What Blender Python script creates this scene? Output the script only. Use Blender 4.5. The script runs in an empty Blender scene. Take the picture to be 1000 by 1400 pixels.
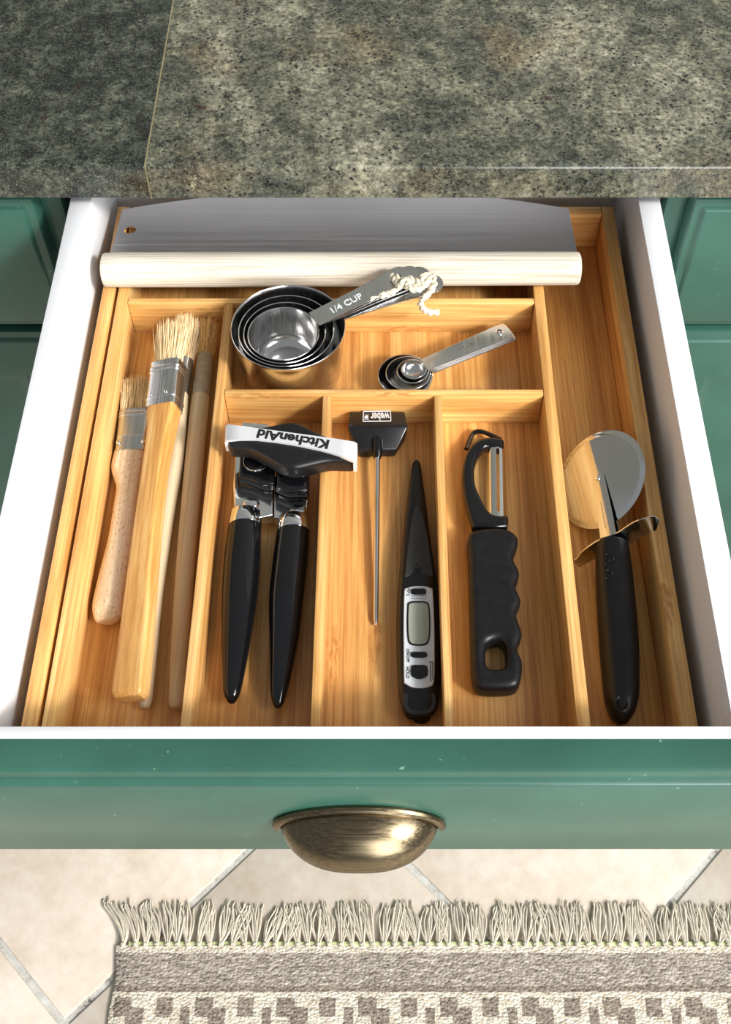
import bpy, bmesh, math, random
from mathutils import Vector, Matrix
random.seed(7)
S = bpy.context.scene
COL = S.collection
PI = math.pi

# ------------------------------------------------------------------ camera, light, exposure
FPX, PITCH, CAMZ, U0 = 1571.0, math.radians(56.2), 1.438, 524.0
cam_d = bpy.data.cameras.new('camera'); cam = bpy.data.objects.new('camera', cam_d); COL.objects.link(cam)
cam.location = (0, 0, CAMZ); cam.rotation_euler = (PI/2 - PITCH, 0, 0)
cam_d.sensor_fit = 'VERTICAL'; cam_d.sensor_height = 36; cam_d.sensor_width = 36*1000/1400
cam_d.lens = 36*FPX/1400; cam_d.shift_x = (500 - U0)/1400; cam_d.clip_start = 0.02
S.camera = cam
W = bpy.data.worlds.new('room_light'); S.world = W; W.use_nodes = True
W.node_tree.nodes['Background'].inputs[0].default_value = (0.93, 0.97, 1.0, 1)
W.node_tree.nodes['Background'].inputs[1].default_value = 0.28
sun_d = bpy.data.lights.new('sun', 'SUN'); sun = bpy.data.objects.new('sun', sun_d); COL.objects.link(sun)
sun_d.energy = 3.0; sun_d.angle = math.radians(8); sun_d.color = (1.0, 0.965, 0.91)
sun.rotation_euler = Vector((-1.15, 0.82, -1.0)).to_track_quat('-Z', 'Y').to_euler(); sun.location = (2.4, -1.6, 2.8)
def area_light(name, loc, target, w, h, power):
    ld = bpy.data.lights.new(name, 'AREA'); lo = bpy.data.objects.new(name, ld); COL.objects.link(lo)
    ld.shape = 'RECTANGLE'; ld.size = w; ld.size_y = h; ld.energy = power; ld.color = (0.96, 0.98, 1.0)
    lo.location = loc; lo.rotation_euler = (Vector(target) - lo.location).to_track_quat('-Z', 'Y').to_euler()
area_light('window_daylight', (2.0, -0.7, 2.5), (0.0, 0.45, 0.83), 1.3, 1.4, 62)
area_light('front_fill_light', (1.1, -2.4, 1.7), (0.0, 0.5, 0.85), 1.5, 1.9, 86)  # added fill from behind the camera, brightens front-facing surfaces; no door there
vs = S.view_settings
S.display_settings.display_device = 'sRGB'
vs.view_transform = 'Standard'; vs.look = 'None'; vs.gamma = 1.0; vs.use_curve_mapping = False; vs.exposure = 0.12

# ------------------------------------------------------------------ pixel rays -> places on the surface a thing rests on
def ray(u, v):
    a = (u - U0)/FPX; b = (700 - v)/FPX
    return Vector((a, b*math.sin(PITCH) + math.cos(PITCH), b*math.cos(PITCH) - math.sin(PITCH)))
def P(u, v, z):
    r = ray(u, v); t = (z - CAMZ)/r.z
    return Vector((r.x*t, r.y*t, z))
def PX(u, v, x):
    r = ray(u, v); t = x/r.x
    return Vector((x, r.y*t, CAMZ + r.z*t))
def P2(pts, z):
    return [P(u, v, z).to_2d() for u, v in pts]

# ------------------------------------------------------------------ materials
def new_mat(name):
    m = bpy.data.materials.new(name); m.use_nodes = True
    nt = m.node_tree; b = nt.nodes['Principled BSDF']
    return m, nt, b
def lin(r, g, b):
    f = lambda c: (c/255/12.92) if c/255 <= 0.04045 else ((c/255 + 0.055)/1.055)**2.4
    return (f(r), f(g), f(b), 1)
def N(nt, t, **kw):
    n = nt.nodes.new(t)
    for k, v in kw.items():
        if k in n.inputs: n.inputs[k].default_value = v
        else: setattr(n, k, v)
    return n
def coords(nt, scale=(1, 1, 1), loc=(0, 0, 0), rot=(0, 0, 0)):
    tc = N(nt, 'ShaderNodeTexCoord'); mp = N(nt, 'ShaderNodeMapping')
    mp.inputs['Scale'].default_value = scale; mp.inputs['Location'].default_value = loc; mp.inputs['Rotation'].default_value = rot
    nt.links.new(tc.outputs['Object'], mp.inputs[0])
    return mp.outputs[0]
def noise(nt, vec, scale=1.0, detail=4, rough=0.55, dist=0.0):
    n = N(nt, 'ShaderNodeTexNoise'); n.inputs['Scale'].default_value = scale; n.inputs['Detail'].default_value = detail
    n.inputs['Roughness'].default_value = rough; n.inputs['Distortion'].default_value = dist
    nt.links.new(vec, n.inputs['Vector']); return n.outputs['Fac']
def ramp(nt, fac, stops):
    r = N(nt, 'ShaderNodeValToRGB'); e = r.color_ramp.elements
    while len(e) < len(stops): e.new(0.5)
    for el, (p, c) in zip(e, stops):
        el.position = p; el.color = c if len(c) == 4 else (*c, 1)
    nt.links.new(fac, r.inputs[0]); return r.outputs[0]
def mix(nt, fac, a, b, mode='MIX'):
    m = N(nt, 'ShaderNodeMix', data_type='RGBA', blend_type=mode)
    for sock, val in ((m.inputs[0], fac), (m.inputs[6], a), (m.inputs[7], b)):
        if isinstance(val, (int, float)): sock.default_value = val
        elif isinstance(val, tuple): sock.default_value = val
        else: nt.links.new(val, sock)
    return m.outputs[2]
def math_n(nt, op, a, b=0.0):
    m = N(nt, 'ShaderNodeMath', operation=op)
    for sock, val in ((m.inputs[0], a), (m.inputs[1], b)):
        if isinstance(val, (int, float)): sock.default_value = val
        else: nt.links.new(val, sock)
    return m.outputs[0]
def bump(nt, b, h, strength=0.3, dist=0.001):
    n = N(nt, 'ShaderNodeBump'); n.inputs['Strength'].default_value = strength; n.inputs['Distance'].default_value = dist
    nt.links.new(h, n.inputs['Height']); nt.links.new(n.outputs[0], b.inputs['Normal'])
G = lambda v: (v, v, v, 1)

def plain(name, col, rough=0.5, metal=0.0, spec=0.5, var=0.06, scale=60, bmp=0.0, coat=0.0):
    m, nt, b = new_mat(name)
    v = coords(nt)
    f = noise(nt, v, scale, 4)
    c2 = tuple(min(1, x*(1 - var*2)) for x in col[:3]) + (1,)
    c1 = tuple(min(1, x*(1 + var)) for x in col[:3]) + (1,)
    nt.links.new(ramp(nt, f, [(0.3, c2), (0.7, c1)]), b.inputs['Base Color'])
    b.inputs['Roughness'].default_value = rough; b.inputs['Metallic'].default_value = metal
    b.inputs['Specular IOR Level'].default_value = spec; b.inputs['Coat Weight'].default_value = coat
    if bmp: bump(nt, b, noise(nt, v, scale*8, 3), bmp, 0.0006)
    return m

def wood(name, c_dark, c_mid, c_light, axis='y', rough=0.42, strip=0.02, marks=True, fine=1.0):
    m, nt, b = new_mat(name)
    def sc(lo, hi): return tuple(lo if a == axis else hi for a in 'xyz')
    g = noise(nt, coords(nt, sc(5, 85)), 1.0, 5, 0.6, 0.3)
    fi = noise(nt, coords(nt, sc(9, 640)), 1.0, 4, 0.7)
    col = ramp(nt, g, [(0.25, c_dark), (0.5, c_mid), (0.78, c_light)])
    col = mix(nt, math_n(nt, 'MULTIPLY', ramp(nt, fi, [(0.36, G(1)), (0.56, G(0))]), 0.68*fine), col, c_dark)
    if strip:
        # glued strips, each with a tone of its own
        tc = N(nt, 'ShaderNodeTexCoord'); sp = N(nt, 'ShaderNodeSeparateXYZ'); nt.links.new(tc.outputs['Object'], sp.inputs[0])
        if axis == 'x':
            a = math_n(nt, 'ADD', sp.outputs[1], sp.outputs[2])
        elif axis == 'y':
            a = math_n(nt, 'ADD', sp.outputs[0], math_n(nt, 'MULTIPLY', sp.outputs[2], 0.7))
        else:
            a = math_n(nt, 'ADD', sp.outputs[0], sp.outputs[1])
        fl = math_n(nt, 'FLOOR', math_n(nt, 'DIVIDE', a, strip))
        wn = N(nt, 'ShaderNodeTexWhiteNoise', noise_dimensions='1D'); nt.links.new(fl, wn.inputs['W'])
        col = mix(nt, 0.5, col, ramp(nt, wn.outputs['Value'], [(0, G(0.40)), (1, G(0.62))]), 'OVERLAY')
    if marks:
        # bamboo nodes: short dotted bands across the grain
        vo = N(nt, 'ShaderNodeTexVoronoi'); vo.inputs['Scale'].default_value = 1.0
        nt.links.new(coords(nt, sc(7, 32)), vo.inputs['Vector'])
        spot = ramp(nt, vo.outputs['Distance'], [(0.09, G(1)), (0.20, G(0))])
        nz = ramp(nt, noise(nt, coords(nt, sc(120, 420)), 1.0, 2), [(0.45, G(0)), (0.6, G(1))])
        col = mix(nt, math_n(nt, 'MULTIPLY', math_n(nt, 'MULTIPLY', spot, nz), 0.75), col, c_dark)
    nt.links.new(col, b.inputs['Base Color'])
    b.inputs['Roughness'].default_value = rough
    bump(nt, b, fi, 0.12, 0.0004)
    return m

BD, BM_, BL = lin(176, 117, 54), lin(226, 174, 104), lin(244, 204, 140)
M = {}
M['bamboo_y'] = wood('bamboo_lengthwise', BD, BM_, BL, 'y')
M['bamboo_x'] = wood('bamboo_crosswise', BD, BM_, BL, 'x')
M['bamboo_floor'] = wood('bamboo_floor', lin(170, 110, 50), lin(220, 166, 96), lin(240, 194, 124), 'y', strip=0.024)
M['beech'] = wood('beech_handle', lin(214, 182, 142), lin(240, 218, 186), lin(248, 230, 204), 'y', rough=0.5, strip=0, marks=False, fine=1.2)
def speckle(m):
    """beech rays: short dark dashes along the grain"""
    nt = m.node_tree; b = nt.nodes['Principled BSDF']; src = b.inputs['Base Color'].links[0].from_socket
    f = noise(nt, coords(nt, (1300, 330, 1300)), 1.0, 2, 0.5)
    nt.links.new(mix(nt, ramp(nt, f, [(0.58, G(0)), (0.66, G(0.55))]), src, lin(156, 112, 70)), b.inputs['Base Color'])
speckle(M['beech'])
M['lacquer'] = wood('lacquered_handle', lin(182, 118, 50), lin(220, 168, 96), lin(244, 212, 152), 'y', rough=0.32, strip=0, marks=False)
M['ivory_wood'] = wood('ivory_handle', lin(196, 172, 132), lin(222, 202, 166), lin(236, 220, 190), 'y', rough=0.45, strip=0, marks=False, fine=0.6)
M['grey_wood'] = wood('weathered_handle', lin(178, 150, 112), lin(214, 190, 152), lin(228, 208, 174), 'y', rough=0.55, strip=0, marks=False, fine=0.8)
M['pale_wood'] = wood('whitewashed_wood', lin(160, 146, 126), lin(218, 208, 191), lin(232, 225, 212), 'x', rough=0.5, strip=0, marks=False, fine=1.0)
M['white'] = plain('white_laminate', lin(230, 231, 234), 0.32, var=0.015, scale=20)
def worn_white():
    m, nt, b = new_mat('worn_white_laminate')
    f = noise(nt, coords(nt, (1, 0.7, 1), (0.31, 0.77, 0.2)), 34, 2, 0.4)
    nt.links.new(ramp(nt, f, [(0.715, lin(230, 231, 234)), (0.76, lin(214, 196, 164))]), b.inputs['Base Color'])
    b.inputs['Roughness'].default_value = 0.32; return m
M['white_worn'] = worn_white()
M['wall'] = plain('wall_paint', lin(112, 112, 106), 0.7, var=0.02, scale=10)
M['chrome'] = plain('polished_chrome', (0.86, 0.87, 0.88, 1), 0.08, 1.0, var=0.02, scale=30)
M['bright_band'] = plain('satin_chrome_band', (0.80, 0.81, 0.82, 1), 0.35, 0.35, var=0.02, scale=30)
M['black'] = plain('glossy_black_plastic', (0.005, 0.005, 0.006, 1), 0.13, 0, 0.5, var=0.1)
M['black_soft'] = plain('black_rubber', (0.008, 0.008, 0.009, 1), 0.38, 0, 0.35, var=0.2, scale=200, bmp=0.15)
M['black_matte'] = plain('matte_black_plastic', (0.009, 0.009, 0.010, 1), 0.28, 0, 0.4, var=0.1, scale=200, bmp=0.1)
M['silver_paint'] = plain('silver_face_plate', lin(218, 224, 230), 0.35, 0.0, var=0.02)
M['dark_grey'] = plain('dark_grey_plastic', (0.030, 0.030, 0.030, 1), 0.45, 0, 0.4, var=0.1)
M['lcd'] = plain('grey_lcd', lin(160, 166, 152), 0.15, 0, 0.6, var=0.03)
M['ink_black'] = plain('black_print', (0.012, 0.012, 0.012, 1), 0.5)
M['ink_grey'] = plain('grey_print', lin(120, 124, 130), 0.5)
M['ink_white'] = plain('white_print', lin(214, 220, 224), 0.5)
M['cotton'] = plain('cotton_twine', lin(226, 214, 190), 0.9, var=0.12, scale=500, bmp=0.5)
M['etch'] = plain('etched_mark', (0.62, 0.61, 0.58, 1), 0.5, 0.6, var=0.1)
M['etch_dark'] = plain('dark_stamp', (0.16, 0.14, 0.12, 1), 0.5, 0.6, var=0.1)
M['wrap'] = plain('cord_wrap', lin(168, 152, 126), 0.7, var=0.12, scale=300, bmp=0.3)
M['gold_seam'] = plain('seam_filler', lin(140, 130, 96), 0.6, var=0.1)
M['binding'] = plain('pale_green_binding', lin(196, 202, 150), 0.9, var=0.1, scale=300)

def brushed(name, col, axis='x', rough=0.3, var=0.12):
    m, nt, b = new_mat(name)
    sc = tuple(6 if a == axis else 900 for a in 'xyz')
    f = noise(nt, coords(nt, sc), 1.0, 3)
    nt.links.new(ramp(nt, f, [(0.3, tuple(c*(1 - var) for c in col) + (1,)), (0.7, tuple(min(1, c*(1 + var*0.4)) for c in col) + (1,))]), b.inputs['Base Color'])
    nt.links.new(ramp(nt, f, [(0.3, G(rough*0.8)), (0.7, G(rough*1.2))]), b.inputs['Roughness'])
    b.inputs['Metallic'].default_value = 1.0
    bump(nt, b, f, 0.05, 0.0002)
    return m
M['steel'] = brushed('brushed_steel', (0.72, 0.72, 0.72), 'y', 0.2)
M['steel_blade'] = brushed('rolled_steel_blade', (0.74, 0.72, 0.72), 'x', 0.45)
M['steel_mirror'] = brushed('mirror_steel', (0.74, 0.74, 0.73), 'y', 0.09, 0.04)
M['steel_cup'] = brushed('spun_steel', (0.70, 0.69, 0.68), 'z', 0.17, 0.1)
M['tin'] = brushed('tinplate_ferrule', (0.66, 0.66, 0.66), 'y', 0.3, 0.25)
M['brass'] = brushed('antique_brass', (0.21, 0.165, 0.10), 'x', 0.27, 0.35)

def bristle_mat(name, c0, c1):
    m, nt, b = new_mat(name)
    f = noise(nt, coords(nt, (900, 30, 900)), 1.0, 2)
    nt.links.new(ramp(nt, f, [(0.3, c0), (0.7, c1)]), b.inputs['Base Color'])
    b.inputs['Roughness'].default_value = 0.55; return m
M['bristle'] = bristle_mat('pale_bristle', lin(228, 192, 132), lin(254, 240, 204))
M['bristle_gold'] = bristle_mat('golden_bristle', lin(206, 160, 92), lin(244, 208, 140))

def green_mat():
    m, nt, b = new_mat('green_paint')
    v = coords(nt)
    f = noise(nt, v, 14, 4); sp = noise(nt, v, 260, 2)
    col = ramp(nt, f, [(0.3, lin(43, 81, 69)), (0.7, lin(52, 93, 80))])
    col = mix(nt, ramp(nt, sp, [(0.72, G(0)), (0.80, G(0.5))]), col, lin(150, 190, 172))
    nt.links.new(col, b.inputs['Base Color']); b.inputs['Roughness'].default_value = 0.3
    bump(nt, b, noise(nt, coords(nt, (12, 200, 200)), 1.0, 3), 0.06, 0.0005)
    return m
M['green'] = green_mat()

def granite(name, dark):
    m, nt, b = new_mat(name)
    v = coords(nt, (1, 1, 1), (3.1, 1.7, 0.4)) if dark else coords(nt, (1, 1, 1), (0.13, 0.42, 0.2))
    big = noise(nt, coords(nt, (1.25, 0.8, 1.0), (2.2, 0.7, 0.1), (0, 0, 0.5)), 11, 6, 0.66, 0.35)
    mid = noise(nt, v, 48, 6, 0.68, 0.5)
    fine = noise(nt, v, 330, 4, 0.7)
    grit = noise(nt, v, 900, 2, 0.6)
    if dark:
        col = ramp(nt, mid, [(0.30, lin(26, 30, 28)), (0.48, lin(58, 64, 56)), (0.62, lin(88, 92, 80)), (0.8, lin(126, 126, 108))])
    else:
        col = ramp(nt, mid, [(0.28, lin(48, 51, 46)), (0.45, lin(86, 88, 75)), (0.60, lin(114, 113, 95)), (0.8, lin(156, 150, 128))])
        col = mix(nt, ramp(nt, big, [(0.52, G(0)), (0.68, G(0.6))]), col, lin(178, 174, 150))
        col = mix(nt, ramp(nt, big, [(0.34, G(0.7)), (0.50, G(0))]), col, lin(58, 66, 62))
        rust = noise(nt, coords(nt, (1, 1, 1), (5, 2, 1)), 9, 4)
        col = mix(nt, ramp(nt, rust, [(0.55, G(0)), (0.7, G(0.4))]), col, lin(138, 112, 78))
    blot = noise(nt, v, 150, 6, 0.75, 0.25)
    col = mix(nt, 0.85, col, ramp(nt, blot, [(0.34, G(0.10)), (0.5, G(0.48)), (0.66, G(0.86))]), 'OVERLAY')
    col = mix(nt, 0.8, col, ramp(nt, fine, [(0.34, G(0.12)), (0.5, G(0.5)), (0.68, G(0.88))]), 'OVERLAY')
    # black mica flecks, garnet spots, pale quartz grains
    vo = N(nt, 'ShaderNodeTexVoronoi'); vo.inputs['Scale'].default_value = 210.0; nt.links.new(v, vo.inputs['Vector'])
    pick = math_n(nt, 'GREATER_THAN', noise(nt, v, 70, 3), 0.5)
    dots = math_n(nt, 'MULTIPLY', ramp(nt, vo.outputs['Distance'], [(0.20, G(0.9)), (0.34, G(0))]), pick)
    col = mix(nt, dots, col, lin(24, 28, 31))
    fl_a, fl_b = (0.52, 0.60) if dark else (0.57, 0.63)
    col = mix(nt, ramp(nt, noise(nt, coords(nt, (1, 0.8, 1), (1, 7, 2)), 120, 7, 0.8, 0.2), [(fl_a, G(0)), (fl_b, G(0.9))]), col, lin(20, 24, 27))
    col = mix(nt, ramp(nt, noise(nt, coords(nt, (1, 1, 1), (9, 4, 2)), 46, 4, 0.65), [(0.67, G(0)), (0.71, G(0.85))]), col, lin(58, 28, 30))
    col = mix(nt, ramp(nt, grit, [(0.60, G(0)), (0.70, G(0.5))]), col, lin(196, 190, 166))
    col = mix(nt, 1.0, col, G(0.76), 'MULTIPLY')
    nt.links.new(col, b.inputs['Base Color']); b.inputs['Roughness'].default_value = 0.2
    bump(nt, b, fine, 0.06, 0.0004)
    return m
M['granite'] = granite('granite_olive', False)
M['granite_dark'] = granite('granite_dark', True)

def tile_mat():
    m, nt, b = new_mat('beige_floor_tile')
    v = coords(nt)
    f = noise(nt, v, 12, 6, 0.65); g = noise(nt, v, 70, 5, 0.7)
    col = ramp(nt, f, [(0.3, lin(192, 176, 158)), (0.6, lin(209, 197, 183)), (0.8, lin(216, 208, 198))])
    col = mix(nt, 0.35, col, ramp(nt, g, [(0.3, G(0.38)), (0.7, G(0.62))]), 'OVERLAY')
    nt.links.new(col, b.inputs['Base Color']); b.inputs['Roughness'].default_value = 0.42
    bump(nt, b, g, 0.15, 0.001)
    return m
M['tile'] = tile_mat()
def grout_mat():
    m, nt, b = new_mat('worn_grout')
    f = noise(nt, coords(nt), 60, 6, 0.75)
    nt.links.new(ramp(nt, f, [(0.33, lin(90, 84, 78)), (0.44, lin(176, 172, 164)), (0.7, lin(206, 204, 198))]), b.inputs['Base Color'])
    b.inputs['Roughness'].default_value = 0.9; return m
M['grout'] = grout_mat()

# ------------------------------------------------------------------ mesh helpers
class MB:
    def __init__(s): s.v = []; s.f = []
    def add(s, vs, fs):
        o = len(s.v); s.v += [Vector(p) for p in vs]; s.f += [tuple(i + o for i in f) for f in fs]; return s
    def rings(s, rs, cap0=True, cap1=True, closed=False):
        n = len(rs[0]); vs = [p for r in rs for p in r]; fs = []
        R = len(rs)
        for i in range(R if closed else R - 1):
            a, b = i*n, ((i + 1) % R)*n
            for j in range(n):
                k = (j + 1) % n
                fs.append((a + j, a + k, b + k, b + j))
        if not closed:
            if cap0: fs.append(tuple(range(n - 1, -1, -1)))
            if cap1: fs.append(tuple((R - 1)*n + j for j in range(n)))
        return s.add(vs, fs)
    def box(s, x0, x1, y0, y1, z0, z1, bev=0.0):
        if bev <= 0:
            vs = [(x, y, z) for z in (z0, z1) for x, y in ((x0, y0), (x1, y0), (x1, y1), (x0, y1))]
            return s.add(vs, [(3, 2, 1, 0), (4, 5, 6, 7), (0, 1, 5, 4), (1, 2, 6, 5), (2, 3, 7, 6), (3, 0, 4, 7)])
        bm = bmesh.new(); bmesh.ops.create_cube(bm, size=1)
        for v in bm.verts:
            v.co = Vector((x0 + (v.co.x + .5)*(x1 - x0), y0 + (v.co.y + .5)*(y1 - y0), z0 + (v.co.z + .5)*(z1 - z0)))
        bmesh.ops.bevel(bm, geom=bm.edges[:], offset=bev, segments=2, profile=0.5, affect='EDGES')
        return s.bm(bm)
    def bm(s, bm, mat=None):
        bm.verts.index_update()
        s.add([(mat @ v.co) if mat else v.co.copy() for v in bm.verts], [[v.index for v in f.verts] for f in bm.faces]); bm.free(); return s
    def tube(s, path, r, n=8, cap=True, closed=False):
        path = [Vector(p) for p in path]; K = len(path)
        rr = r if isinstance(r, (list, tuple)) else [r]*K
        t0 = (path[1] - path[0]).normalized()
        ref = Vector((0, 0, 1)) if abs(t0.z) < 0.9 else Vector((1, 0, 0))
        nrm = (ref - t0*ref.dot(t0)).normalized(); rs = []
        for i, p in enumerate(path):
            if closed: t = path[(i + 1) % K] - path[i - 1]
            else: t = path[min(i + 1, K - 1)] - path[max(i - 1, 0)]
            t = t.normalized() if t.length > 1e-9 else t0
            nrm = (nrm - t*nrm.dot(t)); nrm = nrm.normalized() if nrm.length > 1e-6 else t.orthogonal().normalized()
            bn = t.cross(nrm)
            rs.append([p + (nrm*math.cos(2*PI*j/n) + bn*math.sin(2*PI*j/n))*rr[i] for j in range(n)])
        return s.rings(rs, cap, cap, closed)
    def lathe(s, prof, c, n=48, axis=None, close=True):
        c = Vector(c); rs = []
        Q = axis.to_track_quat('Z', 'Y') if axis else None
        for r, z in prof:
            ring = []
            for j in range(n):
                p = Vector((r*math.cos(2*PI*j/n), r*math.sin(2*PI*j/n), z))
                ring.append(c + (Q @ p if Q else p))
            rs.append(ring)
        return s.rings(rs, True, True)
    def plate(s, outline, z0, z1, r=0.0, holes=(), n=3, fn=None, bottom_round=True):
        """outline (x, y) extruded z0..z1 with rounded rims; holes cut right through; fn maps (x, y, z) to space"""
        fn = fn or (lambda x, y, z: Vector((x, y, z)))
        def area(o): return sum(o[i - 1][0]*o[i][1] - o[i][0]*o[i - 1][1] for i in range(len(o)))
        loops = [[Vector(p) for p in outline]] + [[Vector(p) for p in h] for h in holes]
        for i, l in enumerate(loops):
            a = area(l)
            if (i == 0 and a < 0) or (i > 0 and a > 0): loops[i] = l[::-1]
        lv = []
        if r > 0:
            if bottom_round: lv += [(r*(1 - math.sin(k/n*PI/2)), z0 + r*(1 - math.cos(k/n*PI/2))) for k in range(n + 1)]
            else: lv += [(0, z0)]
            lv += [(r*(1 - math.cos(k/n*PI/2)), z1 - r + r*math.sin(k/n*PI/2)) for k in range(n + 1)]
        else: lv = [(0, z0), (0, z1)]
        def off(l, d):
            K = len(l); out = []
            for i in range(K):
                e1 = (l[i] - l[i - 1]); e2 = (l[(i + 1) % K] - l[i])
                e1 = e1.normalized() if e1.length > 1e-9 else e2.normalized(); e2 = e2.normalized() if e2.length > 1e-9 else e1
                nn = Vector((-(e1.y + e2.y), e1.x + e2.x)); L = nn.length
                nn = nn/L if L > 1e-6 else Vector((-e1.y, e1.x))
                c = max(0.5, nn.dot(Vector((-e1.y, e1.x))))
                out.append(l[i] + nn*(d/c))
            return out
        tops, bots = [], []
        for l in loops:
            rs = [[fn(p.x, p.y, z) for p in off(l, d)] for d, z in lv]
            s.rings(rs, False, False)
            bots.append((off(l, lv[0][0]), lv[0][1])); tops.append((off(l, lv[-1][0]), lv[-1][1]))
        for grp, flip in ((tops, False), (bots, True)):
            bm = bmesh.new(); es = []
            for l, z in grp:
                vs = [bm.verts.new((p.x, p.y, 0)) for p in l]
                es += [bm.edges.new((vs[i - 1], vs[i])) for i in range(len(vs))]
            bmesh.ops.triangle_fill(bm, use_beauty=True, use_dissolve=False, edges=es)
            bm.verts.index_update(); z = grp[0][1]; fs = []
            for f in bm.faces:
                idx = [v.index for v in f.verts]; up = f.calc_area() and ((f.verts[1].co - f.verts[0].co).cross(f.verts[2].co - f.verts[0].co).z > 0)
                if up == flip: idx = idx[::-1]
                fs.append(idx)
            s.add([fn(v.co.x, v.co.y, z) for v in bm.verts], fs); bm.free()
        return s
    def loft(s, stations, n=20, e=2.0, up=Vector((0, 0, 1)), dome=True):
        """stations: (centre, half width, half height); superellipse sections along the path"""
        rs = []; K = len(stations)
        st = [(Vector(c), w, h) for c, w, h in stations]
        for i, (c, w, h) in enumerate(st):
            t = (st[min(i + 1, K - 1)][0] - st[max(i - 1, 0)][0]).normalized()
            side = t.cross(up).normalized(); u2 = side.cross(t).normalized()
            ring = []
            for j in range(n):
                a = 2*PI*j/n; ca, sa = math.cos(a), math.sin(a)
                ring.append(c + side*(w*math.copysign(abs(ca)**(2/e), ca)) + u2*(h*math.copysign(abs(sa)**(2/e), sa)))
            rs.append(ring)
        return s.rings(rs)

def cr(pts, k=6, closed=True):
    """Catmull-Rom through the points"""
    pts = [Vector(p) for p in pts]; n = len(pts); out = []
    rng = range(n) if closed else range(n - 1)
    for i in rng:
        p1, p2 = pts[i], pts[(i + 1) % n]
        p0 = pts[i - 1] if (closed or i > 0) else p1
        p3 = pts[(i + 2) % n] if (closed or i + 2 < n) else p2
        for j in range(k):
            t = j/k
            out.append(0.5*((2*p1) + (p2 - p0)*t + (2*p0 - 5*p1 + 4*p2 - p3)*t*t + (3*p1 - p0 - 3*p2 + p3)*t**3))
    if not closed: out.append(pts[-1])
    return out
def interp(stations, k=5):
    """smooth a list of (centre, w, h)"""
    vs = [Vector((*c, 0)) for c, w, h in stations]
    cs = cr([c for c, w, h in [(Vector(c), w, h) for c, w, h in stations]], k, False)
    ws = cr([Vector((w, h, 0)) for c, w, h in stations], k, False)
    return [(c, max(w.x, 1e-4), max(w.y, 1e-4)) for c, w in zip(cs, ws)]
def circle(c, r, n=20, ry=None):
    return [Vector((c[0] + r*math.cos(2*PI*i/n), c[1] + (ry or r)*math.sin(2*PI*i/n))) for i in range(n)]

def tag(o, label, cat=None, group=None, kind=None):
    if label: o['label'] = label
    if cat: o['category'] = cat
    if group: o['group'] = group
    if kind: o['kind'] = kind
    return o
def thing(name, label, cat, loc, group=None):
    o = bpy.data.objects.new(name, None); COL.objects.link(o); o.location = loc; o.empty_display_size = 0.02
    return tag(o, label, cat, group)
def root_loc(p):
    l = Vector((0, 0, 0))
    while p is not None: l += Vector(p.location); p = p.parent
    return l
def obj(name, mb, mat, parent=None, smooth=35, label=None, kind=None, origin=None):
    """one mesh object from world-space geometry"""
    if parent is not None: o0 = root_loc(parent)
    elif origin is not None: o0 = Vector(origin)
    else:
        xs = [v.x for v in mb.v]; ys = [v.y for v in mb.v]; zs = [v.z for v in mb.v]
        o0 = Vector(((min(xs) + max(xs))/2, (min(ys) + max(ys))/2, min(zs)))
    me = bpy.data.meshes.new(name)
    me.from_pydata([tuple(v - o0) for v in mb.v], [], [tuple(f) for f in mb.f]); me.validate(); me.update()
    bm = bmesh.new(); bm.from_mesh(me)
    bmesh.ops.recalc_face_normals(bm, faces=bm.faces[:]); bm.to_mesh(me); bm.free()
    if smooth:
        me.shade_smooth(); me.set_sharp_from_angle(angle=math.radians(smooth))
    me.materials.append(M[mat] if isinstance(mat, str) else mat)
    o = bpy.data.objects.new(name, me); COL.objects.link(o)
    if parent is not None: o.parent = parent
    else: o.location = o0
    if label: o['label'] = label
    if kind: o['kind'] = kind
    return o
def struct(name, mb, mat, label=None):
    o = obj(name, mb, mat); o['kind'] = 'structure'
    if label: o['label'] = label
    return o
def text_mb(body, size, mtx, extrude=0.0002, bold=0.0, sx=1.0):
    c = bpy.data.curves.new('lettering_curve', 'FONT'); c.body = body; c.size = size; c.extrude = extrude; c.offset = bold
    c.align_x = 'CENTER'; c.align_y = 'CENTER'; c.resolution_u = 3
    o = bpy.data.objects.new('lettering_curve', c); COL.objects.link(o)
    dg = bpy.context.evaluated_depsgraph_get(); dg.update(); e = o.evaluated_get(dg); me = e.to_mesh()
    mb = MB(); mb.add([mtx @ Vector((v.co.x*sx, v.co.y, v.co.z)) for v in me.vertices], [tuple(p.vertices) for p in me.polygons])
    e.to_mesh_clear(); bpy.data.objects.remove(o); bpy.data.curves.remove(c); return mb
def frame_m(o, x, y):
    """matrix with origin o, x axis along x, y axis towards y"""
    x = Vector(x).normalized(); z = x.cross(Vector(y)).normalized(); y = z.cross(x)
    m = Matrix((x, y, z)).transposed().to_4x4(); m.translation = Vector(o); return m
# ================================================================== SETTING
TOP = 0.83      # rim of the bamboo tray
FLR = 0.799     # floor of its compartments
DTOP = 0.868    # top edge of the drawer box

# --- tiled floor (diagonal 0.4157 m tiles, centre lines taken from the grout in view)
fl = MB(); fl.box(-2.0, 2.0, -2.2, 1.29, -0.06, -0.0025)
floor = struct('floor', fl, 'grout', 'pale grout bed under diagonal beige tiles')
pit = 0.4157; half = pit/2 - 0.0042
tm = MB(); tm.box(-half, half, -half, half, -0.010, 0.0, 0.002)
rot = Matrix.Rotation(PI/4, 4, 'Z')
tile_src = None
d1 = Vector((1, 1, 0)).normalized(); d2 = Vector((-1, 1, 0)).normalized()
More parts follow.
